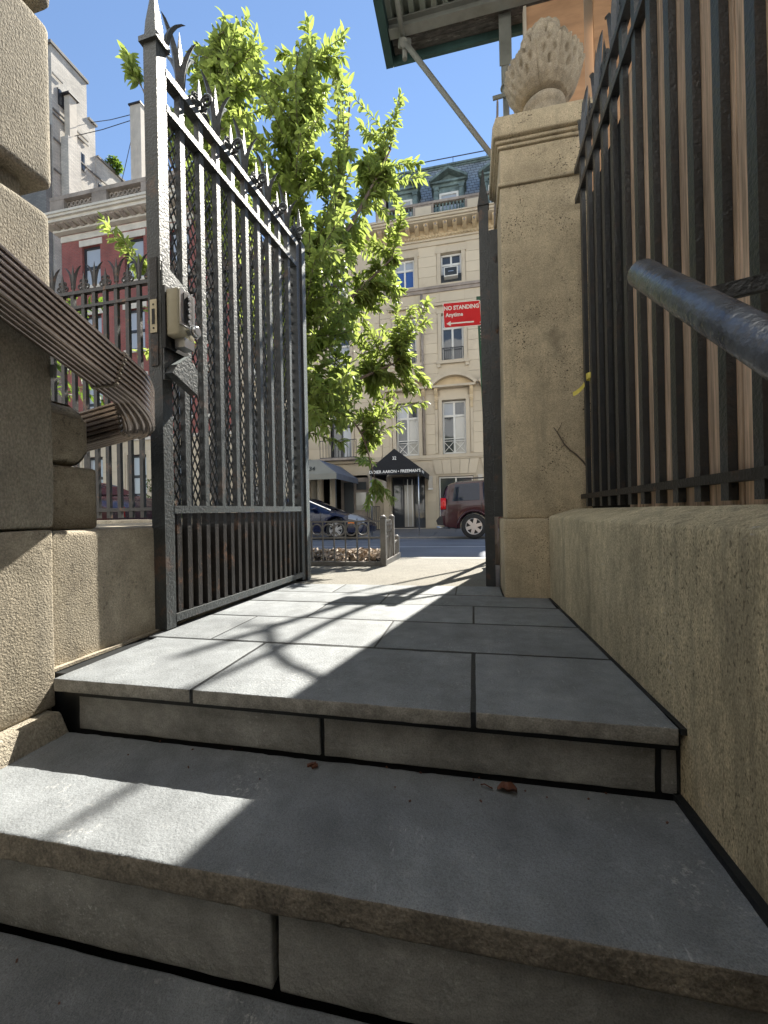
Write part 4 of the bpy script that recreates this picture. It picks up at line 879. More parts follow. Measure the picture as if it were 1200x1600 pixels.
# pierced scrollwork between the piers
for a0, a1 in ((-20.5, -18.76), (-17.84, -15.81), (-14.89, -12.91), (-11.99, B1)):
    g = MB(); g.box(a0, a1, yb + .1, yb + .14, 16.402, 17.118)
    x = a0 + .14
    while x < a1 - .1:
        for zz in (16.58, 16.93):
            g.tube([(x + .11 * math.cos(t * PI / 4), yb + .02, zz + .12 * math.sin(t * PI / 4)) for t in range(8)], .035, 5, closed=True)
        x += .27
    g.build('pierced_panel', M['sootstone'], rb)
m = MB(); wall_cells(m, B0 - .02, B1, -.5, 4.4, [o for o in ops if o[2] < 4], FY_ - .09, FY_ - .001); m.build('stone_base', M['limestone'], rb)
ashlar(rb, M['limeblock'], B0 - .02, B1, [-.2 + .51 * k for k in range(9)], 1.1, [(a - .1, b + .1, c - .15, d + .42) for a, b, c, d in ops if c < 4], FY_ - .09)
MB().box(B0 - .06, B1, FY_ - .2, FY_ - .0005, 4.402, 4.56).build('belt_course', M['whitestone'], rb)
tw = wthing('apartment_tower', (-30, 24, -.6), 'tall stepped white brick apartment tower rising behind the red brick house', 'building')
m = MB().box(-44, -26, 21.5, 24.0, -.6, 31.1).build('wall', M['whitebrick'], tw)
MB().box(-44, -26.02, 24.002, 24.65, -.6, 28.65).box(-44, -26.0, 24.652, 40, -.6, 26.5).build('wall', M['whitebrick'], tw)
MB().box(-44, -26.1, 21.1, 21.498, -.6, 25.9).build('wall', M['greyshade'], tw)  # darker brick colour paints shade on the tower's street-side face
MB().box(-44.1, -25.9, 21.4, 24.1, 31.102, 31.3).box(-44.1, -25.9, 24.101, 24.75, 28.652, 28.8).box(-44.1, -25.9, 24.751, 40.1, 26.502, 26.65).build('parapet_coping', M['greyshade'], tw)
def twin(y0, y1, z0, z1):
    f = MB().box(-26.05, -25.94, y0, y1, z0, z1).build('window', M['blackpaint'], tw); n = 3
    for k in range(n): MB().box(-25.939, -25.925, y0 + .06 + (y1 - y0 - .06) * k / n, y0 + (y1 - y0 - .06) * (k + 1) / n, z0 + .06, z1 - .06).build('pane', M['glass'], f)
for y0, y1, z0, z1 in ((21.9, 22.6, 27.6, 28.7), (23.1, 23.75, 24.6, 25.8), (24.8, 26.0, 23.3, 24.7), (24.9, 26.0, 20.6, 22.0), (26.9, 27.7, 23.4, 24.7), (23.1, 23.9, 20.7, 21.9)): twin(y0, y1, z0, z1)
for z, y1 in ((29.2, 22.2), (26.9, 24.0), (26.6, 24.0), (25.0, 28), (23.0, 28)): MB().box(-25.95, -25.9, 21.5, y1, z, z + .1).build('ledge', M['greyshade'], tw)
MB().box(-26.3, -25.95, 25.7, 26.6, 26.66, 26.9).build('roof_planter', M['greyshade'], tw)
rp = MB()
for k in range(420):
    p = Vector((random.gauss(0, 1), random.gauss(0, 1), random.gauss(0, 1))).normalized() * random.uniform(.3, .62) + Vector((-26.0, 26.2, 27.1)); q = Vector((random.uniform(-1, 1), random.uniform(-1, 1), random.uniform(-1, 1))).normalized() * .13; q2 = q.cross(Vector((.3, .5, 1))).normalized() * .07
    rp.add([p - q, p + q2, p + q, p - q2], [(0, 1, 2, 3)])
rp.build('foliage', M['leaf_far'], tw, kind='stuff')
ch = wthing('chimney_stack', (-25.6, 22.3, -.6), 'white brick chimney stack with steel flue in front of the white tower', 'chimney')
MB().box(-25.93, -25.32, 21.98, 22.86, -.6, 25.5).build('stack', M['whitebrick'], ch)
MB().box(-25.85, -25.42, 22.2, 22.7, 25.5, 28.4).build('flue', M['whitestone'], ch); MB().box(-25.97, -25.3, 22.06, 22.84, 28.402, 28.5).build('flue_cap', M['blackpaint'], ch)
ch2 = wthing('steel_flue', (-21.5, 23.6, 15.2), 'tall white steel flue with guy wires above the red brick house', 'flue')
for a in (-21.98, -21.70, -21.42): MB().box(a, a + .27, 23.5, 23.95, 15.0, 28.1).build('flue', M['whitestone'], ch2)
MB().box(-22.05, -21.1, 23.42, 24.05, 28.102, 28.2).build('flue_cap', M['blackpaint'], ch2)
for (p, q) in (((-21.98, 23.5, 27.1), (-25.4, 22.5, 25.9)), ((-21.98, 23.6, 27.6), (-26, 24.3, 28.6)), ((-21.98, 23.6, 26.0), (-26, 26.5, 25.0))):
    MB().tube([p, ((p[0] + q[0]) / 2, (p[1] + q[1]) / 2, (p[2] + q[2]) / 2 - .08), q], .022, 5).build('guy_wire', M['blackpaint'], ch2)

# ================================================================== unseen house front added behind the camera to bounce sunlight
hb = wthing('town_house', (0, -2.2, -.5), 'pale house front added unseen behind the entrance steps to bounce sunlight', 'house')
ops = [(c - .55, c + .55, z, z + 2.2) for c in (-11, -8, -5, -2, 3.4, 6.4, 9.4) for z in (1.2, 5.0, 8.8, 12.2)] + [(-.2, 1.3, -.4, 2.6)]
m = MB(); wall_cells(m, -24, 24, -.6, 16, ops, -2.1, -1.62); m.build('wall', M['bouncefront'], hb)
MB().box(-3.2, -.205, -1.615, -1.56, -.6, 3.6).box(1.305, 3.2, -1.615, -1.56, -.6, 3.6).box(-.204, 1.304, -1.615, -1.56, 2.61, 3.6).build('dimming_bay', M['brownstone'], hb)  # unseen dark facing added to dim the bounce on bars and risers
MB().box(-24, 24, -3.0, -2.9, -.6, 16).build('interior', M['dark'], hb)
for a, b, c, d in ops: window(hb, a, b, c, d, -1.85, M['whitepaint'], ['glass', 'glass', 'glass', 'glass'], 1, (c + d) / 2, .07)
# ================================================================== cars
def interp(tab, x):
    if x <= tab[0][0]: return tab[0][1]
    for (a, p), (b, q) in zip(tab, tab[1:]):
        if x <= b:
            t = (x - a) / (b - a); return p + (q - p) * t
    return tab[-1][1]
def make_car(name, loc, label, group, spec, paint, rot=(0, 0, 0)):
    root = thing(name, loc, label, 'car', group); root.rotation_euler = rot
    S = spec; R = S['R']
    def sec(x):
        zb = interp(S['zb'], x); w_ = interp(S['w'], x); zs = interp(S['zs'], x); zr = max(interp(S['zr'], x), zs + .012); k = interp(S['wr'], x)
        for xw in S['wheels']:
            d = abs(x - xw)
            if d < R + .055: zb = max(zb, R + math.sqrt((R + .055) ** 2 - d * d))
        zb = min(zb, zs - .1); zm = zb + (zs - zb) * .45
        wr = w_ * k
        return [(w_ * .90, zb), (w_ * .985, zb + .03), (w_, zm), (w_ * .985, zs - .07), (w_ * .95, zs), (w_ * .95 * .35 + wr * .65, zs + (zr - zs) * .62), (wr, zr - .05 * min(1, (zr - zs) / .3)), (wr * .82, zr - .004), (wr * .4, zr + .012)]
    xs = sorted(set([round(S['x0'] + (S['x1'] - S['x0']) * i / 60, 4) for i in range(61)] + [round(xw + s * (R + .056), 4) for xw in S['wheels'] for s in (-1, 1)]))
    m = MB(); rings = []
    for x in xs:
        h = sec(x); rings.append([Vector((x, -y, z)) for y, z in h] + [Vector((x, y, z)) for y, z in h[::-1]])
    m.loft(rings); body = m.build('body', paint, root); body.data.set_sharp_from_angle(angle=math.radians(38))
    def side_pt(x, t, s, off):       # t 0 shoulder .. 1 roof edge
        h = sec(x); a, b, c = h[4], h[5], h[6]
        y, z = (a[0] + (b[0] - a[0]) * t / .62, a[1] + (b[1] - a[1]) * t / .62) if t < .62 else (b[0] + (c[0] - b[0]) * (t - .62) / .38, b[1] + (c[1] - b[1]) * (t - .62) / .38)
        return Vector((x, s * (y + off), z + off * .3))
    for xa, xb, sl0, sl1 in S['side']:
        for s in (-1, 1):
            g = MB(); n = 8; vs = []
            for i in range(n + 1):
                for t in (.07, .35, .62, .9):
                    fa = i / n; x = xa + (xb - xa) * fa + (sl0 * (1 - fa) + sl1 * fa) * t; vs.append(side_pt(x, t, s, .007))
            g.add(vs, [(i * 4 + j, i * 4 + j + 1, i * 4 + j + 5, i * 4 + j + 4) for i in range(n) for j in range(3)], True)
            g.build('side_window', M['carglass'], root)
    for nm, xa, xb in (('windscreen', *S['ws']), ('rear_window', *S['rw'])):
        g = MB(); n = 8; vs = []
        for i in range(n + 1):
            x = xa + (xb - xa) * i / n; h = sec(x); wr = h[6][0] * .9; z = h[8][1]
            for y in (-1, -.5, 0, .5, 1): vs.append((x + (.006 if nm == 'windscreen' else -.006), y * wr, z + .010 - .02 * abs(y) ** 2))
        g.add(vs, [(i * 5 + j, i * 5 + j + 1, i * 5 + j + 6, i * 5 + j + 5) for i in range(n) for j in range(4)], True); g.build(nm, M['carglass'], root)
    W = S['w'][len(S['w']) // 2][1]
    for xw in S['wheels']:
        for s in (-1, 1):
            wh = link('wheel', None, None, root, loc=(xw, s * (W - .12), R)); wh.empty_display_size = .1
            t = MB(); pr = [(R * .66, -.105), (R * .93, -.115), (R, -.08), (R, .08), (R * .93, .115), (R * .66, .105)]
            vs = [(r * math.cos(2 * PI * k / 28), y, r * math.sin(2 * PI * k / 28)) for r, y in pr for k in range(28)]
            t.add(vs, [(i * 28 + k, i * 28 + (k + 1) % 28, (i + 1) * 28 + (k + 1) % 28, (i + 1) * 28 + k) for i in range(5) for k in range(28)], True)
            t.build('tyre', M['tyre'], wh)
            r_ = MB(); yo = s * .085
            for ra, rb in ((R * .60, R * .675),):
                vs = [(r * math.cos(2 * PI * k / 28), y, r * math.sin(2 * PI * k / 28)) for r, y in ((ra, yo), (rb, yo * 1.15), (rb, -yo), (ra, -yo)) for k in range(28)]
                r_.add(vs, [(i * 28 + k, i * 28 + (k + 1) % 28, ((i + 1) % 4) * 28 + (k + 1) % 28, ((i + 1) % 4) * 28 + k) for i in range(4) for k in range(28)], True)
            ns_ = S['spokes']
            for k in range(ns_):
                a = 2 * PI * k / ns_ + .3; d = Vector((math.cos(a), 0, math.sin(a)))
                if S.get('twin'):
                    q = Vector((-d.z, 0, d.x)) * R * .07
                    for g_ in (-1, 1): r_.bar(d * .04 + q * g_ * .6 + Vector((0, yo, 0)), d * R * .62 + q * g_ * 1.3 + Vector((0, yo, 0)), .03, .03, up=(0, 1, 0))
                else: r_.bar(d * .03 + Vector((0, yo, 0)), d * R * .63 + Vector((0, yo, 0)), R * .26, .03, up=(0, 1, 0))
            r_.tube([(0, yo * .9, 0), (0, yo * 1.25, 0)], R * .17, 12); r_.build('rim', M['alloy'], wh)
            d_ = MB().tube([(0, s * .02, 0), (0, s * .03, 0)], R * .58, 20); d_.build('brake_disc', M['trim'], wh)
    for s in (-1, 1):
        x = S['mirror']; h = sec(x); y = s * (h[4][0] + .09)
        MB().loft([[(x + a, y + b * s, h[4][1] + .08 + c) for b, c in ((-.1, -.04), (.1, -.05), (.1, .05), (-.1, .06))] for a in (-.05, .04, .1)]).build('door_mirror', paint if S.get('mp') else M['trim'], root)
        for xh in S['handles']:
            h = sec(xh); MB().box(xh - .09, xh + .09, s * h[3][0] - .025, s * h[3][0] + .025, h[3][1] - .09, h[3][1] - .06).build('door_handle', M['chrome'], root)
        for xd in S['seams']:
            h = sec(xd); seam = MB()
            for (ya, za), (yb, zb_) in zip(h[1:4], h[2:5]): seam.bar((xd, s * ya, za), (xd, s * yb, zb_), .012, .014, up=(0, s, 0))
            seam.build('door_seam', M['trim'], root)
    return root, sec
suv = dict(R=.368, x0=-2.36, x1=2.36, wheels=(-1.40, 1.44), spokes=6,
    zb=[(-2.36, .46), (-2.2, .34), (-1.9, .30), (1.9, .30), (2.36, .42)],
    w=[(-2.36, .84), (-2.22, .905), (-1.9, .925), (0, .925), (1.8, .92), (2.2, .86), (2.36, .74)],
    zs=[(-2.36, .96), (-2.25, 1.06), (-1, 1.10), (1.0, 1.08), (1.9, 1.02), (2.28, .92), (2.36, .8)],
    zr=[(-2.36, .98), (-2.31, 1.22), (-2.22, 1.52), (-2.12, 1.66), (-1.9, 1.73), (-.8, 1.78), (.3, 1.76), (.75, 1.62), (1.35, 1.10), (1.9, 1.05), (2.3, .94), (2.36, .82)],
    wr=[(-2.36, .84), (-2.0, .80), (-.5, .77), (.6, .76), (1.3, .82), (2.36, .75)],
    side=[(-2.02, -1.22, .10, 0), (-1.12, -.12, 0, 0), (-.02, .95, 0, -.45)], ws=(.66, 1.30), rw=(-2.345, -2.16), mirror=.85, handles=(-.95, .12), seams=(-1.18, -.07, 1.0))
sx = make_car('parked_car', (1.40, 13.22, -.372), 'maroon sport utility car parked across the street behind the right gate leaf', None, suv, M['maroon'], rot=(math.radians(-2.2), 0, 0))
root, sec_ = sx
for s in (-1, 1):
    h = sec_(-2.27); MB().loft([[(-2.365, s * .66, z), (-2.365, s * .86, z), (-2.2, s * .925, z), (-2.2, s * .87, z)] for z in (.88, .98, 1.08, 1.22)]).build('tail_lamp', M['redlamp'], root)
    h = sec_(2.25); MB().loft([[(2.37, s * .5, z), (2.34, s * .76, z), (2.1, s * .90, z), (2.1, s * .80, z)] for z in (.78, .9)]).build('headlight', M['headlamp'], root)
    MB().tube([(-1.85, s * .70, 1.735), (-1.8, s * .70, 1.80), (.25, s * .69, 1.82), (.35, s * .69, 1.76)], .02, 8).build('roof_rail', M['trim'], root)
    fl = MB()
    for xw in suv['wheels']:
        fl.tube([(xw + .46 * math.cos(a), s * .925, .368 + .46 * math.sin(a)) for a in [PI * k / 12 for k in range(13)]], .035, 6)
    fl.build('wheel_arch_flare', M['maroon'], root)
MB().loft([[(-2.46, y, .42), (-2.50, y, .55), (-2.40, y, .68), (-2.28, y, .68), (-2.28, y, .40)] for y in (-.86, -.6, 0, .6, .86)], smooth=False).build('rear_bumper', M['trim'], root)
MB().loft([[(2.30, y, .34), (2.44, y, .40), (2.46, y, .60), (2.36, y, .70), (2.2, y, .70)] for y in (-.84, -.5, 0, .5, .84)], smooth=False).build('front_bumper', M['maroon'], root)
MB().tube([(-2.1, -.45, .33), (-2.52, -.45, .36)], .032, 10).build('exhaust', M['chrome'], root)
sedan = dict(R=.325, x0=-2.3, x1=2.3, wheels=(-1.36, 1.32), spokes=6, twin=True, mp=True,
    zb=[(-2.3, .38), (-2.1, .24), (2.1, .20), (2.3, .34)],
    w=[(-2.3, .70), (-2.1, .84), (-1.5, .89), (0, .90), (1.4, .89), (2.0, .82), (2.2, .68), (2.3, .48)],
    zs=[(-2.3, .82), (-2.1, .95), (-1, .96), (.5, .91), (1.3, .83), (1.9, .71), (2.2, .60), (2.3, .50)],
    zr=[(-2.3, .85), (-2.1, 1.0), (-1.75, 1.04), (-1.2, 1.26), (-.7, 1.38), (-.2, 1.41), (.25, 1.36), (1.12, .94), (1.5, .86), (2.0, .74), (2.2, .62), (2.3, .51)],
    wr=[(-2.3, .72), (-1.7, .70), (-1, .66), (-.2, .64), (.4, .66), (1.1, .74), (2.3, .55)],
    side=[(-1.40, -.42, .25, 0), (-.34, .72, 0, -.42)], ws=(.30, 1.08), rw=(-1.72, -1.0), mirror=.62, handles=(-.85, .0), seams=(-1.3, -.38, .82))
def sedan_lamps(root, sec_):
    for s in (-1, 1):
        g = MB(); n = 6; vs = []
        for i in range(n + 1):
            x = 1.72 + (2.2 - 1.72) * i / n; h = sec_(x)
            for (y, z) in ((h[3][0] + .012, h[3][1] - .02), (h[4][0] + .006, h[4][1] + .006), (h[6][0] + (h[4][0] - h[6][0]) * .25, h[6][1] + .012)): vs.append((x, s * y, z))
        g.add(vs, [(i * 3 + j, i * 3 + j + 1, i * 3 + j + 4, i * 3 + j + 3) for i in range(n) for j in range(2)], True); g.build('headlight', M['headlamp'], root)
        h = sec_(1.78); MB().box(1.72, 1.92, s * h[2][0] - .02, s * h[2][0] + .02, .50, .56).build('side_marker', M['amber'], root)
        MB().loft([[(-2.31, s * .42, z), (-2.2, s * .74, z), (-1.98, s * .84, z), (-2.0, s * .78, z)] for z in (.70, .86)]).build('tail_lamp', M['redlamp'], root)
        g = MB(); 
        for xa, xb in ((.72, 1.14),): g.bar((xa - .45, s * (sec_(.3)[6][0] + .012), sec_(.3)[6][1]), (xb - .03, s * (sec_(1.08)[6][0] + .05), sec_(1.08)[6][1] + .0), .02, .03)
        g.build('pillar_trim', M['chrome'], root)
    MB().loft([[(2.12, y, .22), (2.36 - .12 * (y / .7) ** 2, y, .26), (2.38 - .12 * (y / .7) ** 2, y, .44), (2.2, y, .52)] for y in (-.7, -.35, 0, .35, .7)], smooth=False).build('front_bumper', M['navy'] if root['label'].startswith('dark') else M['maroon'], root)
r_, s_ = make_car('parked_car', (-5.55, 13.16, -.372), 'dark navy sedan parked across the street behind the ringed tree guard', None, sedan, M['navy'], rot=(math.radians(-2.2), 0, 0)); sedan_lamps(r_, s_)
r_, s_ = make_car('parked_car', (-7.6, 5.85, -.20), 'dark red car parked at the near kerb seen through the bottom of the left fence', None, sedan, M['maroon'], rot=(math.radians(-1.2), 0, PI)); sedan_lamps(r_, s_)

# ================================================================== tree pit
soil = MB(); nx, ny = 40, 12
vs = [(-3.9 + 3.02 * i / nx, 3.86 + .84 * j / ny, -.028 + .05 * math.sin(PI * j / ny) + .02 * mnoise.noise(Vector((i * .5, j * .5, 0)))) for j in range(ny + 1) for i in range(nx + 1)]
soil.add(vs, [(j * (nx + 1) + i, j * (nx + 1) + i + 1, (j + 1) * (nx + 1) + i + 1, (j + 1) * (nx + 1) + i) for j in range(ny) for i in range(nx)], True)
soil.build('soil', M['soil'], None, kind='stuff')
lit = MB()
for k in range(2600):
    x, y = random.uniform(-3.85, -.92), random.uniform(3.88, 4.68); z = -.01 + .05 * math.sin(PI * (y - 3.86) / .84) + random.uniform(0, .045)
    a = random.uniform(0, 2 * PI); l = random.uniform(.02, .05); t = random.uniform(-.8, .8); u_ = random.uniform(-.8, .8)
    d = Vector((math.cos(a) * math.cos(t), math.sin(a) * math.cos(t), math.sin(t))) * l; q = Vector((-math.sin(a), math.cos(a), u_)).normalized() * l * .45; p = Vector((x, y, z)); b_ = Vector((0, 0, l * .25))
    lit.add([p - d, p + q + b_, p + d, p - q + b_], [(0, 1, 2), (0, 2, 3)])
lit.build('leaf_litter', M['litter'], None, kind='stuff')
tg = wthing('tree_guard', (-2.3, 4.3, -.04), 'low grey iron tree guard with a row of rings around the street tree bed', 'tree guard')
gi = mat('grey_guard_paint', (.17, .16, .145), .5, .3, 8, .6, 90, rust=(.12, .07, .04), rust_amt=.5)
yf, zt, zm, zb_ = 3.83, .402, .245, -.005
MB().bar((-3.9, yf, zt), (-.87, yf, zt), .013, .015).build('rail', gi, tg); MB().bar((-3.9, yf, zm), (-.87, yf, zm), .013, .014).build('rail', gi, tg)
MB().box(-3.9, -.87, yf - .03, yf + .03, -.05, .015).build('kerb_rail', gi, tg)
x = -.955
while x > -3.9:
    MB().bar((x - .03, yf, .015), (x - .03, yf, zt), .0125, .0125).build('bar', gi, tg)
    MB().tube([(x - .03 - .0585 + .0525 * math.cos(2 * PI * k / 20), yf, (zt + zm) / 2 + .0555 * math.sin(2 * PI * k / 20)) for k in range(20)], .0075, 8, closed=True).build('ring', gi, tg); x -= .1165
for (px, py, h) in ((-.842, 3.83, .455), (-.862, 4.35, .455), (-.875, 4.70, .22), (-3.9, 3.83, .455)):
    MB().box(px - .026, px + .026, py - .026, py + .026, -.06, h - .03).lathe((px, py, h - .03), [(.034, 0), (.034, .008), (.026, .022), (.010, .034)], 10).build('post', gi, tg)
for ya, yb, z1 in ((3.86, 4.32, zt), (4.38, 4.67, .16)):
    n = 6 if z1 > .3 else 3
    for z in ((z1, zm) if z1 > .3 else (z1,)): MB().bar((-.845, ya, z), (-.868, yb, z), .016, .02).build('rail', gi, tg)
    for k in range(1, n): 
        y = ya + (yb - ya) * k / n; MB().bar((-.852, y, -.0), (-.852, y, z1), .018, .018).build('bar', gi, tg)
        if z1 > .3: MB().lathe((-.852, y, .27), [(.008, 0), (.016, .03), (.008, .06), (.016, .09), (.008, .11)], 8).build('collar', gi, tg)
MB().box(-.885, -.83, 3.86, 4.70, -.06, .02).build('kerb_rail', gi, tg)

# ================================================================== trees
def leaf_mesh(name, m):
    b = MB(); L_ = [(0, .04), (.12, .5), (.35, 1.), (.6, 1.), (.85, .55), (1, 0)]
    vs = []
    for t, w_ in L_:
        z = -.28 * t * t; vs += [(t, -.17 * w_, z + .07 * w_), (t, 0, z), (t, .17 * w_, z + .07 * w_)]
    b.add(vs, [(i * 3 + j, i * 3 + j + 1, i * 3 + j + 4, i * 3 + j + 3) for i in range(5) for j in range(2)], True)
    me = b.mesh(name, fix=False); me.materials.append(m); return me, b
LEAF, LEAFB = leaf_mesh('leaf', M['leaf'])
def catmull(ps, n=6):
    out = []; P = [Vector(p) for p in ps]; P = [P[0]] + P + [P[-1]]
    for i in range(1, len(P) - 2):
        for k in range(n):
            t = k / n; a, b, c, d = P[i - 1:i + 3]
            out.append(.5 * ((2 * b) + (c - a) * t + (2 * a - 5 * b + 4 * c - d) * t * t + (3 * b - a - 3 * c + d) * t ** 3))
    return out + [P[-2]]
def make_tree(root, trunk, limbs, targets, rnd, leaf_len, per, bark, lmat, singles=0, twig_r=.006, view=Vector((0, 0, .48))):
    tr = MB(); pts = catmull(trunk['p']); k = len(pts); tr.tube(pts, [trunk['r'][0] + (trunk['r'][1] - trunk['r'][0]) * i / (k - 1) for i in range(k)], 12); tr.build('trunk', bark, root)
    nodes = []
    for lb in limbs:
        pts = catmull(lb['p']); k = len(pts); m = MB().tube(pts, [lb['r'] * (1 - .75 * i / (k - 1)) for i in range(k)], 8); m.build('limb', bark, root)
        nodes += [(p, i / k) for i, p in enumerate(pts) if i > k * .15]
    tw = MB(); leaves = []
    for t in targets:
        t = Vector(t)
        best = min(nodes, key=lambda n: (n[0] - t).length + max(0, n[0].z - t.z + .1) * .7)[0]
        d = t - best
        if d.length > 1.0: st_ = t - d.normalized() * rnd.uniform(.55, .95); 
        else: st_ = best
        mid = (st_ + t) / 2 + Vector((rnd.uniform(-.06, .06), rnd.uniform(-.06, .06), rnd.uniform(.0, .12)))
        pts = catmull([st_, mid, t], 5); k = len(pts)
        tw.tube(([best] if d.length > 1.0 else []) + pts, twig_r * .75, 4)
        n = int(per * rnd.uniform(.7, 1.2)); ln = (t - st_).length
        for i in range(n):
            f = 1 - (i / n) * min(1, .85) ; j = f * (k - 1); a = int(min(j, k - 2)); p = pts[a].lerp(pts[a + 1], j - a); tan = (pts[a + 1] - pts[a]).normalized()
            ang = i * 2.4 + rnd.uniform(-.5, .5); q = tan.cross(Vector((0, 0, 1))); q = q.normalized() if q.length > .1 else Vector((1, 0, 0)); q2 = q.cross(tan)
            d_ = (tan * rnd.uniform(.35, .9) + (q * math.cos(ang) + q2 * math.sin(ang)) * rnd.uniform(.5, 1.0) + Vector((0, 0, -rnd.uniform(.0, .45)))).normalized()
            nrm = (Vector((0, 0, 1)) + Vector((rnd.uniform(-1, 1), rnd.uniform(-1, 1), rnd.uniform(-.4, .4))) * .75); side = nrm.cross(d_)
            if side.length < .1: side = Vector((1, 0, 0))
            side.normalize(); up = d_.cross(side) * -1; up = side.cross(d_) * -1 if False else d_.cross(side)
            s = leaf_len * rnd.uniform(.65, 1.15)
            Mx = Matrix((( d_.x, side.x, up.x, p.x), (d_.y, side.y, up.y, p.y), (d_.z, side.z, up.z, p.z), (0, 0, 0, 1))) @ Matrix.Diagonal((s, s * rnd.uniform(.8, 1.15), s, 1))
            leaves.append(Mx)
    tw.build('twigs', bark, root, kind='stuff')
    if singles:
        leaves.sort(key=lambda L: (L.translation - view).length - (2 if L.translation.x / L.translation.y > -.42 else 0))
        for L in leaves[:singles]:
            o = link('leaf', LEAF, None, root); o.matrix_parent_inverse = Matrix.Translation(-root.location) if root.name in WORLD else Matrix(); o.matrix_basis = L
        leaves = leaves[singles:]
    m = MB(); base = [Vector(v) for v in LEAFB.v]
    for L in leaves: m.add([L @ v for v in base], LEAFB.f, True)
    link('foliage', m.mesh('foliage', fix=False), lmat, root, kind='stuff')
def in_poly(x, z, P):
    c = False
    for (xa, za), (xb, zb) in zip(P, P[1:] + P[:1]):
        if (za > z) != (zb > z) and x < (xb - xa) * (z - za) / (zb - za) + xa: c = not c
    return c
rnd = random.Random(11)
st1 = wthing('street_tree', (-2.28, 4.35, -.05), 'leafy sunlit street tree rising from the guarded bed behind the open gate', 'tree')
SIL = [(-3.22, 5.85), (-2.95, 6.05), (-2.78, 6.3), (-2.4, 6.15), (-2.24, 5.75), (-2.0, 5.9), (-1.73, 5.9), (-1.58, 5.55), (-1.28, 5.6), (-1.2, 5.2), (-1.08, 4.95), (-1.05, 4.55), (-.78, 4.2), (-.56, 3.9), (-.62, 3.6), (-.76, 3.2), (-.56, 2.7), (-.62, 2.3), (-.56, 1.85), (-.74, 1.4), (-1.0, 1.35), (-1.05, 1.1), (-1.22, 1.05), (-1.3, 1.15), (-1.72, 1.45), (-1.95, 1.5), (-2.0, 1.95), (-2.3, 2.1), (-2.7, 2.76), (-3.1, 3.44), (-3.34, 4.42), (-3.5, 5.3)]
targets = []; tries = 0
while len(targets) < 640 and tries < 90000:
    tries += 1; x, z = rnd.uniform(-3.55, -.4), rnd.uniform(.6, 6.35)
    if not in_poly(x, z, SIL): continue
    if x < -1.9 and z < 4.2 and rnd.random() < .35: continue
    if -1.55 < x < -1.1 and 4.55 < z < 5.2 and rnd.random() < .8: continue
    if -2.5 < x < -2.0 and 5.0 < z < 5.8 and rnd.random() < .5: continue
    y = rnd.gauss(4.4, .42) if x < -1.25 else max(5.25, rnd.gauss(5.5, .16)); y = min(5.9, max(3.5, y)); k = y / 4.4
    p = (x * k, y, .48 + (z - .48) * k)
    if any((Vector(p) - Vector(t)).length < .09 for t in targets): continue
    targets.append(p)
# tips that stand out of the outline
for x, z in ((-.68, 4.98), (-.74, 4.8), (-.86, 4.66), (-2.78, 6.42), (-2.46, 6.3), (-1.75, 6.05), (-1.3, 5.78), (-.45, 4.05), (-.50, 4.2), (-.43, 2.72), (-.44, 2.5), (-.46, 1.86), (-.48, 1.65), (-.86, .62), (-1.0, .66), (-1.15, .55), (-3.3, 5.98), (-3.1, 6.1)):
    k = 5.5 / 4.4 if x > -1.25 else 1; targets.append((x * k, 4.4 * k, .48 + (z - .48) * k))
for p in ((-3.72, 3.6, 3.60), (-3.48, 3.6, 3.36), (-3.3, 3.62, 3.1), (-3.36, 3.6, 5.2), (-3.30, 3.6, 5.05), (-3.2, 3.7, 2.6), (-3.4, 3.7, 2.2)): targets.append(p)
limbs = [dict(p=[(-2.2, 4.38, 1.3), (-2.45, 4.3, 2.6), (-2.7, 4.3, 4.0), (-2.75, 4.3, 5.7)], r=.055), dict(p=[(-2.15, 4.38, 1.9), (-1.95, 4.5, 3.2), (-1.9, 4.5, 4.4), (-1.75, 4.5, 5.6)], r=.055),
    dict(p=[(-2.18, 4.38, 1.7), (-1.87, 4.5, 3.1), (-1.45, 5.0, 4.1), (-1.0, 5.5, 5.4)], r=.045), dict(p=[(-2.15, 4.38, 1.9), (-1.7, 4.9, 2.9), (-1.0, 5.45, 3.9)], r=.04),
    dict(p=[(-2.2, 4.36, 1.35), (-1.65, 4.9, 2.0), (-.95, 5.45, 2.5)], r=.038), dict(p=[(-2.2, 4.36, 1.2), (-1.8, 4.6, 1.75), (-1.45, 5.15, 1.6), (-1.3, 5.45, .95)], r=.026),
    dict(p=[(-2.2, 4.38, 1.5), (-2.8, 4.0, 2.3), (-3.2, 3.7, 2.9)], r=.03), dict(p=[(-2.45, 4.3, 2.8), (-2.9, 3.9, 3.8), (-3.25, 3.65, 4.9)], r=.03), dict(p=[(-1.95, 4.5, 3.2), (-1.5, 4.7, 4.2), (-1.3, 4.6, 5.3)], r=.035),
    dict(p=[(-2.2, 4.45, 1.7), (-1.9, 4.9, 2.8), (-1.5, 5.1, 3.8)], r=.035)]
make_tree(st1, dict(p=[(-2.28, 4.35, -.08), (-2.27, 4.35, .3), (-2.2, 4.37, 1.2), (-2.15, 4.38, 2.0)], r=(.095, .06)), limbs, targets, rnd, .122, 40, M['bark'], M['leaf'], singles=300)
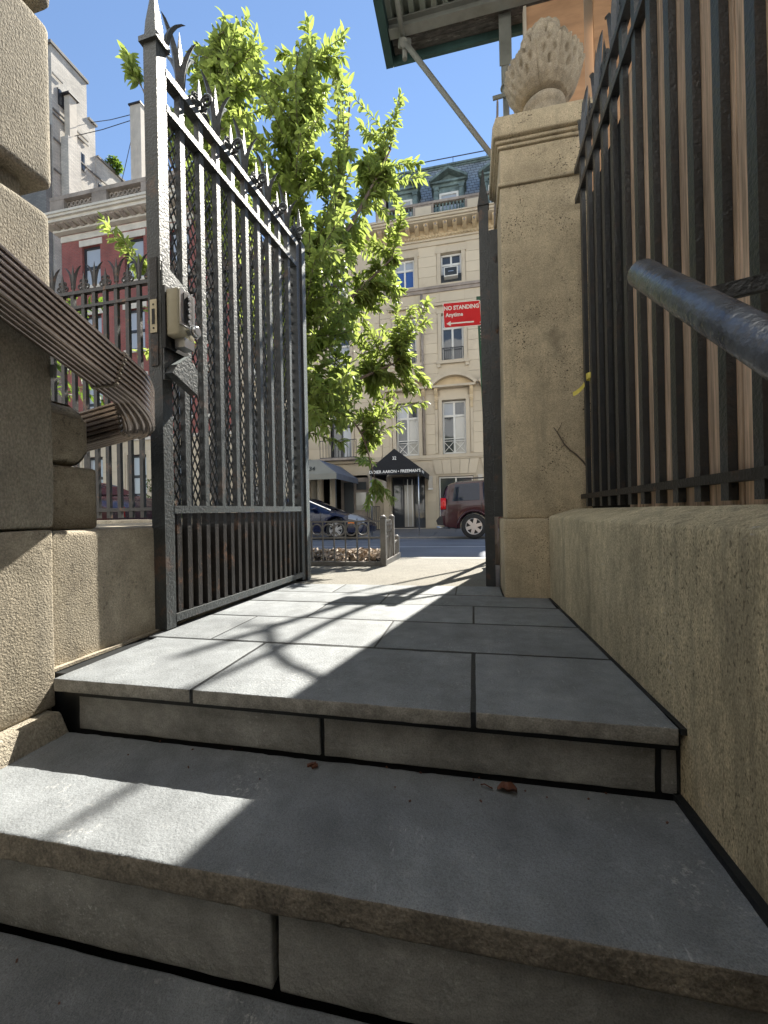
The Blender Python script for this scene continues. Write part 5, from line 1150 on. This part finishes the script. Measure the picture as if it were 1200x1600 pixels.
# second tree further left along the pavement
rnd = random.Random(5)
st2 = wthing('street_tree', (-7.7, 4.4, -.05), 'pale green young tree seen through the left street fence', 'tree')
tg2 = []
while len(tg2) < 120:
    x, y, z = rnd.uniform(-8.2, -5.0), rnd.gauss(4.6, .4), rnd.uniform(1.5, 3.6)
    if abs(z - 2.5 - .3 * (x + 6.6)) < .95: tg2.append((x, y, z))
make_tree(st2, dict(p=[(-7.7, 4.4, -.1), (-7.6, 4.4, .8), (-7.4, 4.4, 1.8)], r=(.08, .05)), [dict(p=[(-7.4, 4.4, 1.6), (-6.6, 4.5, 2.4), (-5.3, 4.6, 3.2)], r=.04), dict(p=[(-7.5, 4.4, 1.5), (-7.5, 4.5, 2.6), (-7.3, 4.5, 3.4)], r=.04)], tg2, rnd, .13, 20, M['bark'], M['leaf_far'])
for nm, (x, y, z0, r, n), lab in (('ivy_shrub', (-14.4, 17.2, -.25, 1.5, 70), 'dark green shrub at the foot of the red brick house behind the fence'),):
    sh = wthing(nm, (x, y, z0), lab, 'shrub'); tg3 = []
    while len(tg3) < n:
        a = Vector((rnd.uniform(-1, 1), rnd.uniform(-.5, .3), rnd.uniform(0, 1.6)))
        if a.x ** 2 + (a.z / 1.6) ** 2 < 1: tg3.append((x + a.x * r, y + a.y * r, z0 + .3 + a.z * r))
    make_tree(sh, dict(p=[(x, y, z0 - .05), (x, y, z0 + .6), (x, y, z0 + 1.2)], r=(.05, .03)), [dict(p=[(x, y, z0 + .3), (x + .5, y, z0 + 1.1), (x + .8, y, z0 + 1.8)], r=.03), dict(p=[(x, y, z0 + .3), (x - .5, y, z0 + 1.1), (x - .8, y, z0 + 1.8)], r=.03)], tg3, rnd, .2, 16, M['bark'], M['leaf_far'])


# bare tree added behind the right pier, stems shaped to throw shadows over the landing
bt = wthing('street_tree', (.24, 4.1, -.04), 'bare branching young tree added behind the right gate pier to throw branch shadows across the landing', 'tree')
def shade_path(gs, r):
    ps = []
    for x, y in gs:
        z = (.045 * y - x - .0144) / .1222; ps.append((x + .1918 * z, y + .8797 * z, z))
    return ps
for nm, gs, r in (('trunk', [(.11, 3.75), (.092, 3.459), (-.222, 2.823), (-.45, 2.48), (-.634, 2.206), (-.86, 1.609), (-1.0, 1.25)], .05), ('limb', [(.13, 4.0), (.0, 3.75), (-.25, 3.3), (-.535, 2.767), (-.75, 2.35)], .027),
        ('limb', [(-.30, 2.72), (-.50, 2.2), (-.62, 1.8), (-.70, 1.35), (-.78, 1.02), (-.86, .7)], .03), ('limb', [(.05, 2.75), (-.1, 2.5), (-.3, 2.3), (-.476, 2.146), (-.60, 2.0)], .018), ('limb', [(-.86, 1.609), (-.80, 1.5), (-.7, 1.35), (-.60, 1.24), (-.505, 1.178), (-.40, 1.10)], .03), ('limb', [(-.80, 1.72), (-.95, 1.62), (-1.05, 1.7)], .022)):
    pts = catmull(shade_path(gs, r)); k = len(pts); MB().tube(pts, [r * (1 - .45 * i / (k - 1)) for i in range(k)], 8).build(nm, M['bark'], bt)
MB().tube([(.24, 4.0, -.1), shade_path([(.11, 3.75)], 0)[0]], .04, 8).build('trunk', M['bark'], bt)

# ================================================================== street sign
sg = thing('street_sign', (.192, 4.5, -.04), 'red no standing sign on a green perforated post', 'sign'); sg.rotation_euler = (0, math.radians(-1.9), math.radians(8)); sg.scale = (.9, .9, .9)
pm = MB().box(-.022, .022, -.003, .003, 0, 3.10).box(-.028, -.0221, -.003, .022, 0, 3.10).box(.0221, .028, -.003, .022, 0, 3.10)
post = pm.build('post', M['signgreen'], sg)
holes = MB(); z = .4
while z < 3.06: holes.box(-.006, .006, -.0045, -.0032, z, z + .013); z += .0254 * 1.5
holes.build('post_holes', M['letter'], post, kind='stuff')
pt = MB()
def rrect(x0, x1, z0, z1, r, y0, y1):
    poly = []
    for cx, cz, a0 in ((x1 - r, z1 - r, 0), (x0 + r, z1 - r, PI / 2), (x0 + r, z0 + r, PI), (x1 - r, z0 + r, 1.5 * PI)):
        poly += [(cx + r * math.cos(a0 + k * PI / 8), cz + r * math.sin(a0 + k * PI / 8)) for k in range(5)]
    return MB().prism(poly, (0, y0, 0), (1, 0, 0), (0, 0, 1), (0, y1 - y0, 0))
SX0, SX1, SZ0, SZ1 = -.428, .012, 2.755, 3.055
plate = rrect(SX0, SX1, SZ0, SZ1, .02, -.008, -.005).build('plate', M['letter'], sg)
rrect(SX0 + .008, SX1 - .008, SZ0 + .008, SZ1 - .008, .015, -.0095, -.0081).build('red_field', M['signred'], plate)
text_mesh('lettering', 'NO STANDING', M['letter'], plate, ((SX0 + SX1) / 2 - .004, -.0100, 2.985), (PI / 2, 0, 0), .066, .0008, sx=.90, bold=.035)
text_mesh('lettering', 'Anytime', M['letter'], plate, (SX0 + .028, -.0100, 2.905), (PI / 2, 0, 0), .064, .0008, align='LEFT', sx=.93, bold=.03)
MB().prism([(-.395, 2.805), (-.345, 2.775), (-.345, 2.797), (-.075, 2.797), (-.075, 2.813), (-.345, 2.813), (-.345, 2.835)], (0, -.0105, 0), (1, 0, 0), (0, 0, 1), (0, .0008, 0)).build('arrow', M['letter'], plate)
for zz in (2.79, 3.02): MB().tube([(0, -.0096, zz), (0, -.015, zz)], .009, 8).build('bolt', M['silver'], plate)

# ================================================================== sidewalk shed overhead, posts, plywood hoarding
sh = wthing('sidewalk_shed', (.315, 3.42, -.01), 'green painted scaffold shed roof with posts and diagonal brace overhead at right', 'scaffold')
zd = 4.30
x = -.575; cr = MB(); vs = []; n = 0
while x < 4.2:
    for a, z in ((0, 0), (.035, 0), (.045, .035), (.075, .035), (.085, 0)):
        vs += [(x + a, .2, zd + z), (x + a, 3.205, zd + z)]; n += 1
    x += .085
cr.add(vs, [(2 * i, 2 * i + 1, 2 * i + 3, 2 * i + 2) for i in range(n - 1)]); cr.build('corrugated_deck', M['corrug'], sh)
MB().box(-.57, 4.2, .2, 3.40, zd + .06, zd + .09).build('deck_cover', M['shedplank'], sh)
for k, (ya, yb) in enumerate(((3.216, 3.30), (3.304, 3.37))):
    rough_box('deck_plank', M['shedplank'], sh, -.56, 4.2, ya, yb, zd - .045 + .004 * k, zd + .05, .004, .4, .004)
MB().box(-.57, 4.2, 3.14, 3.212, zd - .085, zd - .072).box(-.57, 4.2, 3.172, 3.182, zd - .0715, zd - .0125).box(-.57, 4.2, 3.14, 3.212, zd - .012, zd - .001).build('steel_beam', M['galv'], sh)
MB().box(-.57, 4.2, 1.42, 1.50, zd - .085, zd - .001).build('steel_beam', M['galv'], sh)
MB().box(-.640, -.578, .2, 3.40, zd - .10, zd + .30).build('fascia_board', M['shedgreen'], sh)
MB().box(-.5775, 4.2, 3.372, 3.40, zd - .10, zd + .30).build('fascia_board', M['shedgreen'], sh)
PX, PY = .318, 3.42
PX, PY = .306, 3.30
MB().tube([(PX, PY, -.02), (PX, PY, zd - .06)], .024, 14).build('post', M['galv'], sh)
MB().tube([(PX, PY, 3.72), (PX, PY, zd - .05)], .031, 14).box(PX - .045, PX + .045, PY - .036, PY - .031, 3.86, zd - .03).build('post_sleeve', M['galv'], sh)
MB().tube([(PX + .035 * math.cos(t * PI / 6), PY + .035 * math.sin(t * PI / 6), 3.72 + .006 * math.sin(t)) for t in range(12)], .006, 6, closed=True).bar((PX - .10, PY - .04, 3.62), (PX + .2, PY - .02, 3.66), .012, .03).build('clamp', M['galv'], sh)
MB().tube([(1.0, 4.08, -.03), (1.0, 4.08, zd + .2)], .024, 12).build('post', M['galv'], sh)
MB().tube([(-.462, 3.21, zd - .12), (1.0, 4.06, 2.64)], .021, 12).build('diagonal_brace', M['galv'], sh)
MB().tube([(-.462, 3.25, zd - .22), (-.462, 3.25, zd - .05)], .019, 12).tube([(-.475, 2.9, zd - .06), (-.47, 3.26, zd - .09)], .019, 10).tube([(-.50, 3.22, zd - .11), (-.42, 3.26, zd - .10)], .033, 10).tube([(-.462, 3.20, zd - .14), (-.462, 3.26, zd - .09)], .03, 10).build('brace_coupler', M['galv'], sh)
hd = wthing('plywood_hoarding', (.9, 3.2, 0), 'orange plywood hoarding panels behind the carved finial under the shed, with one hidden panel added to shade the landing', 'hoarding')
for k, (a, b, z0) in enumerate(((.452, .842, 1.0), (.905, 1.7, 1.0))): rough_box('plywood_panel', M['ply'], hd, a, b, 3.20, 3.218, z0, 4.18, .002, .3, .001)
MB().box(.43, .451, 3.19, 3.24, 0, 4.18).build('upright', M['whitestone'], hd)
MB().box(.80, .93, 3.26, 3.30, 0, 4.2).build('upright', M['whitestone'], hd)
rough_box('plywood_panel', M['ply'], hd, .30, 1.55, 4.60, 4.618, -.03, 4.62, .002, .3, .001)  # hidden panel added to cast the shadow edge on the landing
rough_box('plywood_panel', M['ply'], hd, .46, 1.7, 3.16, 3.178, .9, 3.30, .002, .3, .001)

# ================================================================== small things
tp = wthing('caution_tape', (.57, 2.30, 1.08), 'torn yellow tape tied to the right fence beside the pier', 'tape')
def ribbon(pts, w_, up=(0, 0, 1)):
    m = MB(); vs = []
    for i, p in enumerate(pts): p = Vector(p); u_ = Vector(up) * w_ / 2; vs += [p - u_, p + u_]
    m.add(vs, [(2 * i, 2 * i + 1, 2 * i + 3, 2 * i + 2) for i in range(len(pts) - 1)], True); return m
ribbon([(.575 + .02 * math.cos(t * PI / 5), 2.20 + .03 * math.sin(t * PI / 5), 1.13) for t in range(11)], .028).build('knot', M['tape'], tp)
ribbon([(.552, 2.22, 1.10), (.545, 2.24, 1.088), (.535, 2.26, 1.08), (.524, 2.28, 1.074), (.513, 2.29, 1.072)], .024, (0, .3, 1)).build('tail', M['tape'], tp)
dl = wthing('dry_leaf', (.06, .985, -.165), 'curled red brown dry leaf on the step near the riser', 'leaf')
lm = MB(); n = 9; vs = []
for i in range(n):
    t = i / (n - 1); w_ = math.sin(PI * min(.98, max(.03, t))) ** .7 * .016
    for j in (-1, -.5, 0, .5, 1): vs.append((.04 + .044 * t, .985 + j * w_ * .9 + .006 * math.sin(t * 5), -.166 + .010 * abs(j) ** 1.5 * (.4 + t) + .006 * math.sin(t * 6) ** 2 + .002 * math.sin(j * 9 + t * 8)))
lm.add(vs, [(i * 5 + j, i * 5 + j + 1, i * 5 + j + 6, i * 5 + j + 5) for i in range(n - 1) for j in range(4)], True); lm.build('leaf_blade', M['deadleaf'], dl)
MB().tube([(.03, .985, -.163), (.012, .99, -.158), (.004, .994, -.163)], .0016, 5).build('leaf_stalk', M['deadleaf'], dl)
db = MB()
for k in range(22):
    x, y, z = (random.uniform(-1.1, .38), 1.025 - random.random() ** 3 * .12, -.1685) if k < 18 else (random.uniform(-1.2, .2), random.uniform(.45, .64), -.3905)
    a = random.uniform(0, PI); l = random.uniform(.002, .006); db.bar((x, y, z), (x + l * math.cos(a), y + l * math.sin(a), z + .002), .003, .0025)
for (x, y, z) in ((-.425, .999, -.168), (-.418, .992, -.168), (-.432, .996, -.168)): db.bar((x, y, z), (x + .014, y + .006, z + .004), .009, .004)
db.build('debris', M['deadleaf'], None, kind='stuff')
dv = wthing('dead_vine', (.5, 2.39, .8), 'thin dead vine stem clinging to the front of the right gate pier', 'vine')
MB().tube([(.435, 2.396, .926), (.452, 2.394, .90), (.489, 2.393, .829), (.515, 2.395, .80), (.546, 2.394, .774), (.58, 2.394, .735), (.60, 2.392, .70)], [.0015, .003, .0035, .003, .004, .004, .004], 6).tube([(.452, 2.394, .90), (.47, 2.394, .93), (.478, 2.396, .95)], .0015, 5).tube([(.489, 2.393, .829), (.47, 2.395, .81)], .0014, 5).build('stem', M['bark'], dv)
for o in list(C.objects):
    for k in ('label', 'category'):
        if o.parent is not None and k == 'category' and k in o: del o[k]

GROUPS = {'parked_car': 'cars parked along the street', 'street_tree': 'trees along the pavement', 'iron_gate': 'leaves of the entrance gate', 'door_canopy': 'door canopies across the street', 'town_house': 'stone town houses', 'iron_fence': 'iron fences beside the entrance', 'stone_wall': 'low stone walls beside the entrance'}
for o in C.objects:
    if o.parent is None and 'label' in o and o.name.split('.')[0] in GROUPS: o['group'] = GROUPS[o.name.split('.')[0]]
